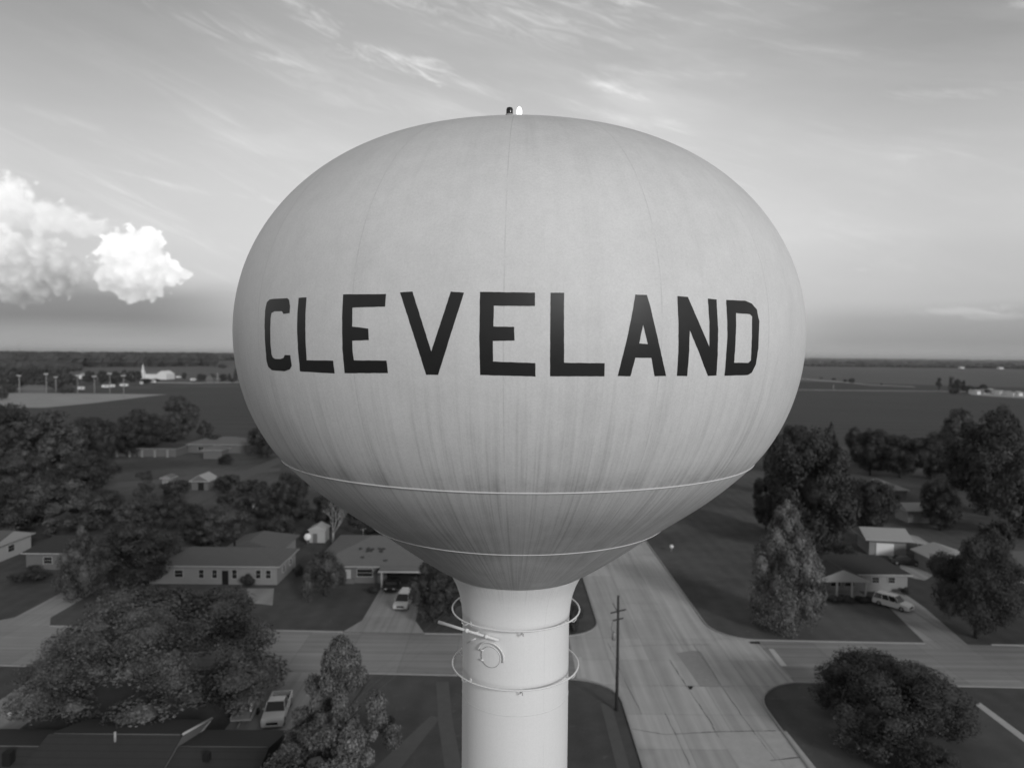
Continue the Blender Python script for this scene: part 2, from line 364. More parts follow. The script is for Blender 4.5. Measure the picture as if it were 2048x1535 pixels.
sheet('patio', gp((493, 1176), (548, 1176), (545, 1210), (500, 1205)), .012, M['drive'])
sheet('path', [(9.2, 30), (10.25, 30), (10.3, 69.5), (9.2, 70.5)], .012, M['path'])
sheet('path', gp((872, 1362), (897, 1362), (905, 1440), (925, 1540), (890, 1540), (876, 1440)), .012, M['path'])
sheet('path', gp((862, 1430), (880, 1435), (790, 1550), (735, 1550), (770, 1515)), .016, M['path'])
sheet('path', gp((1950, 1408), (1960, 1404), (2060, 1478), (2060, 1492)), .012, M['newconc'])
sheet('path', gp((360, 1005), (470, 950), (560, 912), (575, 918), (480, 962), (380, 1015)), .012, M['path'])
sheet('alley', gp((180, 968), (320, 958), (420, 945), (560, 935), (560, 942), (420, 955), (320, 968), (180, 980)), .016, M['path'])

# ------------------------------------------------------------ water tower
TX, TY = 0.176, 21.0
ORG = Vector((TX, TY, 0))
PROF = [(0, 6.34), (.6, 6.325), (1.2, 6.278), (1.8, 6.2), (2.4, 6.09), (3.0, 5.95), (3.5, 5.81), (3.923, 5.671), (4.208, 5.570), (4.492, 5.454), (4.774, 5.321), (5.051, 5.172), (5.324, 5.007),
        (5.590, 4.825), (5.849, 4.626), (6.098, 4.411), (6.336, 4.180), (6.563, 3.933), (6.775, 3.671), (6.972, 3.394), (7.153, 3.104), (7.315, 2.801),
        (7.457, 2.488), (7.579, 2.164), (7.678, 1.831), (7.754, 1.492), (7.808, 1.148), (7.838, .801), (7.845, .452), (7.829, .103), (7.791, -.244),
        (7.731, -.587), (7.649, -.926), (7.546, -1.259), (7.421, -1.583), (7.274, -1.897), (7.106, -2.199), (6.917, -2.487), (6.655, -2.812),
        (6.24, -3.235), (5.735, -3.69), (5.219, -4.094), (4.706, -4.465), (4.315, -4.745), (3.953, -5.008), (3.457, -5.382), (2.947, -5.759), (2.408, -6.126), (2.0, -6.375)]
NECK = [(2.0, -6.375), (1.93, -6.5), (1.86, -6.63), (1.79, -6.78), (1.73, -6.95), (1.675, -7.15), (1.63, -7.4), (1.60, -7.7), (1.59, -8.0)]
def cr(P, n=4):
    out = []
    for i in range(len(P)-1):
        p0, p1, p2, p3 = P[max(i-1, 0)], P[i], P[i+1], P[min(i+2, len(P)-1)]
        for k in range(n):
            t = k/n
            out.append(tuple(.5*((2*b)+(c-a)*t+(2*a-5*b+4*c-d)*t*t+(3*b-a-3*c+d)*t**3) for a, b, c, d in zip(p0, p1, p2, p3)))
    return out+[P[-1]]
PF = cr(PROF, 4)
_zr = sorted((z, r_) for r_, z in PF)
def rz(z): return float(np.interp(z, [a for a, _ in _zr], [b for _, b in _zr]))
def mat_tank(name, stem=False):
    m, b = new_mat(name, .5, .3); p = objc()
    s = X.nt.nodes.new('ShaderNodeSeparateXYZ'); X.nt.links.new(p, s.inputs[0]); x, y, z = (X(s.outputs[i]) for i in range(3))
    th = X.op('ARCTAN2', x, y*-1.0)                 # 0 towards the camera side, positive to the right
    cs, sn = X.op('COSINE', th), X.op('SINE', th)   # seamless round coordinate
    zz = z-35.0
    big = noise(p, .45, 5, .6); fineg = noise(p, 20.0, 5, .95); mid = noise(p, 2.2, 4, .6)
    s1 = noise(comb(cs*26.0, sn*26.0, zz*.22), 1.0, 4, .65); s2 = noise(comb(cs*80.0, sn*80.0, zz*.30), 1.0, 3, .6)
    s3 = noise(comb(cs*9.0, sn*9.0, zz*.16), 1.0, 4, .6)
    if stem:
        v = .87 + (big-.5)*.06 + (s1-.5)*.05 + (fineg-.5)*.24
        sw = X.op('FRACT', (th+math.pi+.26)*(4/(2*math.pi)))
        v = v - (1-smooth(X.op('ABSOLUTE', sw-.5), 0.0, .004))*smooth(X.op('ABSOLUTE', zz+10.5), .4, .5)*.10
        for zj in (-10.06, -12.6): v = v - (1-smooth(X.op('ABSOLUTE', zz-zj), .0, .018))*.07
        v = v - smooth(zz, -7.1, -6.4)*smooth(s2, .35, .75)*.12
    else:
        low = 1-smooth(zz, -3.2, .6)                # rain streaks gather towards the bottom
        v = .755 + (big-.5)*.10 + (mid-.5)*.13 + (fineg-.5)*.40
        v = v - smooth(s1, .46, .80)*(.03+low*.05) - smooth(s2, .40, .75)*(.012+low*.15) - smooth(s3, .50, .76)*(.035+low*.04)
        seam = X.op('FRACT', (th+math.pi+R(2.5))*(16/(2*math.pi)))
        ln = 1-smooth(X.op('ABSOLUTE', X.op('FRACT', seam+.5)-.5), .0, .0075)
        v = v - ln*smooth(zz, -2.82, -2.80)*(smooth(mid, .3, .6)*.12)
        seam2 = X.op('FRACT', (th+math.pi+R(13.2))*(8/(2*math.pi)))
        ln2 = 1-smooth(X.op('ABSOLUTE', X.op('FRACT', seam2+.5)-.5), .0, .006)
        v = v - ln2*(1-smooth(zz, -2.84, -2.81))*.13
        grime = (1-smooth(zz, -2.72, -2.15))*smooth(zz, -2.83, -2.80)*smooth(s3*.6+mid*.5, .46, .66)
        v = v - grime*.17
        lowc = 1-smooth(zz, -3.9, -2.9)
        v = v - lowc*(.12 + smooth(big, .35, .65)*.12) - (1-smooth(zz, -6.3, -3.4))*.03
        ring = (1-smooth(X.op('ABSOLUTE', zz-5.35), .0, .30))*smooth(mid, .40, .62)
        v = v - ring*.07 - smooth(zz, 2.5, 6.0)*.19  # crown colour also darkened with height to offset sunlight on top
    setg(b, v); bumpn(b, mid*.7 + fineg*.06 + s1*.2, .10, .04)
    setg(b, .46 + big*.16, 'Roughness'); return m
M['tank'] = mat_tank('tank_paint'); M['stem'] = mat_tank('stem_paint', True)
M['letter'] = plain('charcoal_lettering', .020, .42, .18, 4.0, .45)
M['weld'] = plain('weld_bead_paint', .66, .5, .05); M['pipe'] = plain('white_pipe_paint', .8, .45, .06)
tower = empty('water_tower', ORG, 'tall grey water tower with bulging tank lettered CLEVELAND in charcoal on a round stem', 'water tower')
def tz(prof): return [(r_, z+35) for r_, z in prof]
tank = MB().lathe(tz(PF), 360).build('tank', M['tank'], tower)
stem = MB().lathe(tz(cr(NECK, 4)+[(1.59, -z/2) for z in range(17, 64)]+[(1.6, -31.6), (2.2, -33), (3.2, -34.2), (3.9, -35.01)]), 200).build('stem', M['stem'], tower)
def ringpts(r_, z, n=200, a0=0, a1=360): return [(r_*math.sin(R(a0+(a1-a0)*i/n)), -r_*math.cos(R(a0+(a1-a0)*i/n)), 35+z) for i in range(n if a1-a0 == 360 else n+1)]
for r_, z, t in ((6.662, -2.812, .017), (4.318, -4.745, .016), (2.003, -6.378, .011)):
    MB().tube(ringpts(r_, z), t, 8, True).build('weld_ring', M['weld'], tower)
for r_, z in ((1.897, -7.54), (1.885, -9.19)):
    o = MB().tube(ringpts(r_, z), .024, 10, True).build('painter_rail', M['pipe'], tower)
    for a in range(6, 366, 60):
        q = R(a); d = Vector((math.sin(q), -math.cos(q), 0)); p = Vector((0, 0, 35+z))
        MB().tube([p+d*1.58+Vector((0, 0, -.16)), p+d*(r_-.06)+Vector((0, 0, -.15)), p+d*r_+Vector((0, 0, -.07)), p+d*r_], .014, 6).box(p+d*1.6+Vector((0, 0, -.16)), (.07, .03, .12), q).build('bracket', M['pipe'], o)
# flush weld bead round the stem, boom pipe, manway
MB().tube(ringpts(1.592, -10.06), .006, 6, True).build('weld_ring', M['weld'], tower)
def TP(u, v, dep):                     # point on the ray of a pixel at depth dep, in tower coordinates
    d = ray(u, v); t = dep/d.y; return Vector((d.x*t-TX, dep-TY, CAMZ+d.z*t))
a, b_ = TP(877, 1243, 20.1), TP(997, 1280, 19.33)
bo = MB().tube([a, a.lerp(b_, .5), b_], [.050, .038, .036], 12).build('boom_pipe', M['pipe'], tower)
for t in (.48, .80): MB().tube([a.lerp(b_, t-.02), a.lerp(b_, t+.02)], .062, 10).build('clamp', M['pipe'], bo)
for t, q in ((.6, -1), (.80, -1)):
    p = a.lerp(b_, t); n_ = Vector((p.x, p.y, 0)).normalized()*1.58; MB().tube([p, Vector((n_.x, n_.y, p.z-.03))], .022, 8).build('bracket', M['pipe'], bo)
MB().tube([TP(934, 1285, 20.0), TP(943, 1280, 19.75), TP(951, 1276, 19.62)], .02, 8).build('handhold', M['pipe'], tower)
thm = -math.asin(.71/1.59); hz = -8.45
def onstem(dx_, dz_, off): th_ = thm+dx_/1.59; return Vector((math.sin(th_)*(1.59+off), -math.cos(th_)*(1.59+off), 35+hz+dz_))
mh = MB(); N_ = 48; vs_ = [onstem(0, 0, .022)]
for rr, off in ((.15, .022), (.285, .022), (.305, .004)):
    vs_ += [onstem(rr*math.cos(2*math.pi*i/N_), rr*math.sin(2*math.pi*i/N_), off) for i in range(N_)]
fs = [(0, 1+(i+1) % N_, 1+i) for i in range(N_)] + [(1+k*N_+i, 1+k*N_+(i+1) % N_, 1+(k+1)*N_+(i+1) % N_, 1+(k+1)*N_+i) for k in range(2) for i in range(N_)]
mh.add(vs_, fs, False); mo = mh.build('manway_cover', M['stem'], tower)
MB().tube([onstem(.292*math.cos(R(q)), .292*math.sin(R(q)), .02) for q in range(0, 360, 6)], .007, 6, True).build('gasket', M['metal'], mo)
MB().tube([onstem(.40*math.cos(R(q)), .40*math.sin(R(q))+.02, .05) for q in range(-15, 166, 9)], .022, 8).build('rain_hood', M['pipe'], mo)
for dz_ in (.14, -.14):
    MB().tube([onstem(-.34, dz_, .03), onstem(-.22, dz_, .045)], .02, 8).build('hinge', M['pipe'], mo)

# lettering, painted on the shell (angle round the tank, height)
A2, A4, A5 = (450, 520), (850, 560), (1230, 560)
def zc(o, pts): return [(o[0]+x/5.1175, o[1]+y/5.1175) for x, y in pts]
LET = [('C', [zc(A2, [(500, 395), (640, 390), (656, 405), (667, 470), (663, 540), (600, 550), (585, 522), (510, 522), (478, 540), (468, 600), (464, 700), (467, 850), (477, 960), (490, 995), (515, 1010), (570, 1012), (600, 1000), (612, 970), (668, 972), (685, 1080), (665, 1115), (610, 1135), (480, 1125), (445, 1090), (428, 1030), (412, 850), (407, 680), (412, 520), (430, 430), (460, 402)])]),
       ('L', [zc(A2, [(755, 385), (837, 380), (826, 520), (824, 700), (828, 870), (838, 1025), (1108, 1028), (1123, 1158), (770, 1138), (748, 900), (740, 700), (745, 520)])]),
       ('E', [zc(A2, [(1210, 350), (1650, 347), (1640, 475), (1305, 485), (1303, 680), (1467, 700), (1473, 818), (1303, 822), (1308, 930), (1320, 1025), (1655, 1027), (1668, 1155), (1225, 1155), (1203, 900), (1200, 600)])]),
       ('V', [[(800.2, 584.5), (825, 582.9), (862.7, 702.6), (901.8, 582.9), (928.1, 585), (903, 664), (876.4, 749.5), (852.5, 748.9), (826, 665)]]),
       ('E', [zc(A4, [(563, 120), (1125, 128), (1125, 265), (705, 262), (700, 475), (912, 478), (917, 618), (695, 622), (697, 832), (1130, 848), (1130, 985), (565, 970), (557, 600)])]),
       ('L', [zc(A4, [(1285, 128), (1423, 130), (1423, 845), (1840, 850), (1835, 983), (1280, 983), (1282, 500)])]),
       ('A', [zc(A5, [(207, 148), (325, 150), (360, 265), (410, 480), (465, 720), (522, 980), (405, 983), (372, 795), (208, 793), (158, 983), (28, 980), (125, 590), (180, 320)]), zc(A5, [(287, 455), (337, 655), (247, 648)])]),
       ('N', [zc(A5, [(638, 163), (745, 172), (965, 682), (966, 430), (950, 188), (1038, 198), (1055, 500), (1050, 760), (1037, 975), (950, 980), (860, 740), (765, 510), (757, 750), (738, 980), (633, 980), (648, 750), (650, 460)])]),
       ('D', [zc(A5, [(1137, 203), (1330, 210), (1400, 240), (1450, 300), (1475, 420), (1465, 700), (1440, 860), (1400, 945), (1360, 970), (1120, 978), (1135, 800), (1150, 600), (1148, 420)]), zc(A5, [(1237, 337), (1380, 348), (1403, 370), (1400, 600), (1390, 820), (1365, 845), (1218, 845), (1228, 700), (1238, 500)])])]
def hit(u, v):
    d = ray(u, v); o = Vector((0, 0, CAMZ)); t0 = 12.0/d.y
    t = t0
    for k in range(400):
        p = o + d*t; z = p.z-35; r_ = math.hypot(p.x-TX, p.y-TY)
        e = r_-rz(z)
        if e < .0005: break
        t += max(e*.6, .0005)/d.length
    return math.atan2(p.x-TX, -(p.y-TY)), z
for ch, polys in LET:
    bm = bmesh.new(); es = []
    for pl in polys:
        dense = []
        for i, p in enumerate(pl):
            q = pl[(i+1) % len(pl)]; n_ = max(1, int(math.hypot(q[0]-p[0], q[1]-p[1])/7))
            for k in range(n_): dense.append((p[0]+(q[0]-p[0])*k/n_+random.uniform(-.25, .25), p[1]+(q[1]-p[1])*k/n_+random.uniform(-.25, .25)))
        vv = []
        for p in dense: th_, z_ = hit(*p); vv.append(bm.verts.new((th_*7.8, z_, 0)))
        es += [bm.edges.new((vv[i], vv[(i+1) % len(vv)])) for i in range(len(vv))]
    bmesh.ops.triangle_fill(bm, use_beauty=True, edges=es, normal=(0, 0, 1))
    for ax_ in (0, 1):
        lo = min(v.co[ax_] for v in bm.verts); hi = max(v.co[ax_] for v in bm.verts); k = lo+.2
        while k < hi:
            co = [0, 0, 0]; no = [0, 0, 0]; co[ax_] = k; no[ax_] = 1
            bmesh.ops.bisect_plane(bm, geom=bm.verts[:]+bm.edges[:]+bm.faces[:], plane_co=co, plane_no=no, dist=1e-5); k += .2
    for v in bm.verts:
        th_, z_ = v.co.x/7.8, v.co.y; r_ = rz(z_)+.005; v.co = (r_*math.sin(th_), -r_*math.cos(th_), 35+z_)
    bm.normal_update()
    for f in bm.faces:
        c_ = f.calc_center_median()
        if f.normal.dot(Vector((c_.x, c_.y, 0))) < 0: f.normal_flip()
        f.smooth = True
    me = bpy.data.meshes.new('painted_letter'); bm.to_mesh(me); bm.free(); me.materials.append(M['letter'])
    o = bpy.data.objects.new('painted_letter', me); C.objects.link(o); o.parent = tank; o['label'] = 'charcoal painted letter '+ch

# beacons on the crown: one dark glass, one white lit
M['beacon_dark'] = plain('dark_beacon_glass', .012, .2, .05, 1, .6)
m_, bb = new_mat('lit_beacon_glass', .3, .5); bb.inputs['Base Color'].default_value = (.9, .9, .9, 1); bb.inputs['Emission Color'].default_value = (1, 1, 1, 1); bb.inputs['Emission Strength'].default_value = 1.2; M['beacon_lit'] = m_
bc = MB()
fx = empty('beacon_fixture', ORG+Vector((-.17, 0, 41.3)), 'twin aircraft warning beacons, one dark and one glowing white, on top of the water tank', 'beacon light')
MB().box((0, 0, .36), (.60, .06, .06)).tube([(-.27, 0, .0), (-.27, 0, .55)], .05, 10).tube([(.03, 0, -.05), (.03, 0, .5)], .06, 10).tube([(.27, 0, 0), (.27, 0, .5)], .05, 10).build('mounting_frame', M['galv'], fx)
for x_, k in ((-.145, 0), (.135, 1)):
    zb = .58 if k == 0 else .54
    bs = MB().lathe([(.055, zb-.12), (.075, zb), (.115, zb+.05), (.12, zb+.09), (.09, zb+.11)], 20, (x_, 0, 0), True).build('base', M['galv'], fx)
    if k == 0: MB().lathe([(.098, zb+.10), (.10, zb+.14), (.098, zb+.24), (.08, zb+.285), (.04, zb+.30)], 20, (x_, 0, 0), True).build('lens', M['beacon_dark'], bs)
    else: MB().lathe([(.06, zb+.10), (.085, zb+.17), (.085, zb+.24), (.06, zb+.32), (.02, zb+.365)], 20, (x_, 0, 0), True).build('lens', M['beacon_lit'], bs)

# ------------------------------------------------------------ trees
def cards(rng, lobes, n, size, droop=0.0, up=.35):
    """leaf clumps scattered in the shells of ellipsoid lobes (c, r); returns verts, faces"""
    wt = np.array([l[1][0]*l[1][2] for l in lobes]); wt = wt/wt.sum()
    idx = rng.choice(len(lobes), n, p=wt)
    c = np.array([l[0] for l in lobes])[idx]; r_ = np.array([l[1] for l in lobes])[idx]
    d = rng.normal(size=(n, 3)); d /= np.linalg.norm(d, axis=1)[:, None]; d[:, 2] += up*rng.random(n); d /= np.linalg.norm(d, axis=1)[:, None]
    rad = 1-np.abs(rng.normal(0, .16, n)); rad += (rng.random(n) < .10)*rng.random(n)*.16
    bumpy = 1+.12*np.sin(d[:, 0]*9+c[:, 0]*31)*np.cos(d[:, 2]*8+c[:, 1]*17)+.08*np.sin(d[:, 1]*17+c[:, 2]*11)
    p = c+d*r_*(rad*bumpy)[:, None]
    if droop: p[:, 2] -= droop*rng.random(n)*np.linalg.norm(p[:, :2], axis=1)
    nrm = d*.8+np.array([0, 0, .25])+rng.normal(size=(n, 3))*.34; nrm /= np.linalg.norm(nrm, axis=1)[:, None]
    a = np.cross(nrm, rng.normal(size=(n, 3))); a /= np.linalg.norm(a, axis=1)[:, None]; b = np.cross(nrm, a)
    s = size*rng.uniform(.6, 1.5, n)[:, None]; s2 = s*rng.uniform(.5, .9, n)[:, None]
    v = np.stack([p-a*s, p-b*s2*.8+nrm*s*.15, p+a*s*.9, p+b*s2], 1).reshape(-1, 3)
    f = np.arange(4*n).reshape(n, 4)
    return v, f
def blobmesh(rng, lobes, k, seg=10):
    V, Fs = [], []; base = 0
    for c, r_ in lobes:
        rows = []
        for i in range(1, seg//2+2):
            th_ = math.pi*i/(seg//2+2)
            for j in range(seg):
                q = 2*math.pi*j/seg; jt = k*(1+rng.uniform(-.14, .14))
                rows.append((c[0]+r_[0]*jt*math.sin(th_)*math.cos(q), c[1]+r_[1]*jt*math.sin(th_)*math.sin(q), c[2]+r_[2]*jt*math.cos(th_)))
        nr = seg//2+1; V += rows
        for i in range(nr-1):
            for j in range(seg): Fs.append((base+i*seg+j, base+(i+1)*seg+j, base+(i+1)*seg+(j+1) % seg, base+i*seg+(j+1) % seg))
        Fs.append(tuple(base+j for j in range(seg))); Fs.append(tuple(base+(nr-1)*seg+j for j in reversed(range(seg)))); base += len(rows)
    return V, Fs
def mesh_from(name, v, f, m, smooth_=False):
    me = bpy.data.meshes.new(name); me.from_pydata([tuple(p) for p in v], [], [tuple(int(i) for i in q) for q in f]); me.update(); me.materials.append(m)
    return me
def make_lobes(rng, kind):
    L = []
    if kind == 'oak':
        for i in range(34):
            q = rng.uniform(0, 2*math.pi); rr = math.sqrt(rng.random())*.38; h = .88-2.0*rr*rr+rng.uniform(-.09, .05)
            s = rng.uniform(.055, .13); L.append(((rr*math.cos(q), rr*math.sin(q), h-s*.4-.03), (s, s, s*rng.uniform(.7, 1.0))))
        for i in range(22):
            q = 2*math.pi*i/22+rng.uniform(-.2, .2); rr = rng.uniform(.30, .43); s = rng.uniform(.05, .105)
            L.append(((rr*math.cos(q), rr*math.sin(q), rng.uniform(.16, .56)), (s, s, s*1.2)))
        for i in range(6): L.append(((rng.uniform(-.14, .14), rng.uniform(-.14, .14), rng.uniform(.78, .88)), (.10, .10, .08)))
        L.append(((0, 0, .46), (.25, .25, .24)))
    elif kind == 'round':
        for i in range(44):
            d = rng.normal(size=3); d /= np.linalg.norm(d); d *= rng.uniform(.7, 1.03); s = rng.uniform(.07, .15)
            L.append(((d[0]*.37, d[1]*.37, .50+d[2]*.385), (s, s, s)))
        L.append(((0, 0, .50), (.30, .30, .33)))
    elif kind == 'loose':
        for i in range(75):
            h = rng.random()**.9; rr = .44*(1-h**1.5)**.9*math.sqrt(rng.random()); q = rng.uniform(0, 6.3); s = rng.uniform(.035, .085)
            L.append(((rr*math.cos(q), rr*math.sin(q), .14+h*.82), (s, s, s*1.1)))
        L.append(((0, 0, .40), (.2, .2, .3)))
    elif kind == 'dome':
        for i in range(95):
            d = rng.normal(size=3); d /= np.linalg.norm(d); d[2] = abs(d[2])*1.0-.12; k = rng.uniform(.72, 1.03); s = rng.uniform(.055, .12)
            L.append(((d[0]*.40*k, d[1]*.40*k, .20+d[2]*.68*k), (s, s, s)))
        L.append(((0, 0, .40), (.32, .32, .34)))
    elif kind == 'cone':
        for i in range(64):
            h = rng.random()**1.0; rr = (.42*(1-h**1.6)**.8*min(1, .55+h*2.2))*rng.uniform(.6, 1); q = rng.uniform(0, 6.3); s = .11*(1-h)+.05
            L.append(((rr*math.cos(q), rr*math.sin(q), .13+h*.80), (s*rng.uniform(.8, 1.1), s, s*1.2)))
        L.append(((0, 0, .42), (.24, .24, .36)))
    elif kind == 'weep':
        for i in range(20):
            q = rng.uniform(0, 6.3); rr = rng.uniform(.05, .38); s = rng.uniform(.09, .15)
            L.append(((rr*math.cos(q), rr*math.sin(q), .80-rr*1.1+rng.uniform(-.12, .02)), (s, s, s*1.8)))
        L.append(((0, 0, .48), (.3, .3, .36)))
    elif kind == 'airy':
        for i in range(24):
            q = rng.uniform(0, 6.3); h = rng.random(); rr = rng.uniform(.08, .40)*(1-.5*h); s = rng.uniform(.06, .12)
            L.append(((rr*math.cos(q), rr*math.sin(q), .25+.68*h), (s, s, s)))
    elif kind == 'shrub':
        for i in range(14):
            q = rng.uniform(0, 6.3); rr = rng.uniform(.0, .36); s = rng.uniform(.13, .2)
            L.append(((rr*math.cos(q), rr*math.sin(q), rng.uniform(.3, .75)-rr*.4), (s, s, s*1.3)))
        L.append(((0, 0, .35), (.36, .36, .38)))
    return L
PROTO = {}
def proto(kind, leaf, q, seed):
    key = (kind, leaf, q, seed)
    if key in PROTO: return PROTO[key]
    rng = np.random.default_rng(len(kind)*131+ord(kind[0])*7+ord(q[0])*1009+seed*37+ord(leaf[-1]))
    L = make_lobes(rng, kind)
    n, size = {'hero': (60000, .0068), 'mid': (17000, .0125), 'low': (4200, .024), 'far': (900, .05)}[q]
    if kind == 'airy': n = int(n*.6)
    v, f = cards(rng, L[:-1] if kind in ('oak', 'round', 'cone', 'dome', 'loose') else L, n, size, .25 if kind == 'weep' else 0)
    if kind != 'airy':
        bv, bf = blobmesh(rng, [(c, tuple(q_*(.62 if i == len(L)-1 else 1) for q_ in r_)) for i, (c, r_) in enumerate(L)], .58); off = len(v); v = list(v)+bv; f = list(f)+[tuple(i+off for i in q_) for q_ in bf]
    else: v = list(v); f = list(f)
    crown = mesh_from('crown', v, f, M[leaf])
    t = MB(); t.tube([(0, 0, -.01), (.004, .003, .12), (0, -.004, .3), (.01, 0, .55)], [.028, .021, .017, .008], 9)
    for i in range(7):
        q_ = i*.9+rng.uniform(0, .4); h = .2+i*.045; e = .26 if kind != 'cone' else .15
        t.tube([(0, 0, h), (e*.5*math.cos(q_), e*.5*math.sin(q_), h+.11), (e*math.cos(q_), e*math.sin(q_), h+.22)], [.011, .008, .004], 6)
    me = bpy.data.meshes.new('trunk'); me.from_pydata(t.v, [], t.f); me.polygons.foreach_set('use_smooth', t.sm); me.materials.append(M['bark'])
    PROTO[key] = (crown, me); return PROTO[key]
def tree(u, vb, wpx, vt, kind, leaf, q, label, cat='tree', name=None, group=None, seed=0, at=None, sx=1.0):
    """u: column, vb: row where the trunk meets the ground, wpx: crown width and vt: crown top in the photograph"""
    p = G(u, vb) if at is None else Vector((at[0], at[1], 0)); Y = p.y
    W_ = wpx*Y/FPX/.94; Hh = max(1.0, (ZAT(u, vt, Y))/.97)
    nm = name or {'shrub': 'shrub', 'cone': 'conical_tree', 'weep': 'weeping_tree'}.get(kind, 'broadleaf_tree')
    o = empty(nm, p, label, cat, group, rz=(seed*1.7+u*.37) % 6.28); o.scale = (W_*sx, W_, Hh)
    cr_, tr = proto(kind, leaf, q, seed % 3)
    c_ = bpy.data.objects.new('crown', cr_); C.objects.link(c_); c_.parent = o
    if kind != 'shrub': t_ = bpy.data.objects.new('trunk', tr); C.objects.link(t_); t_.parent = o
    return o

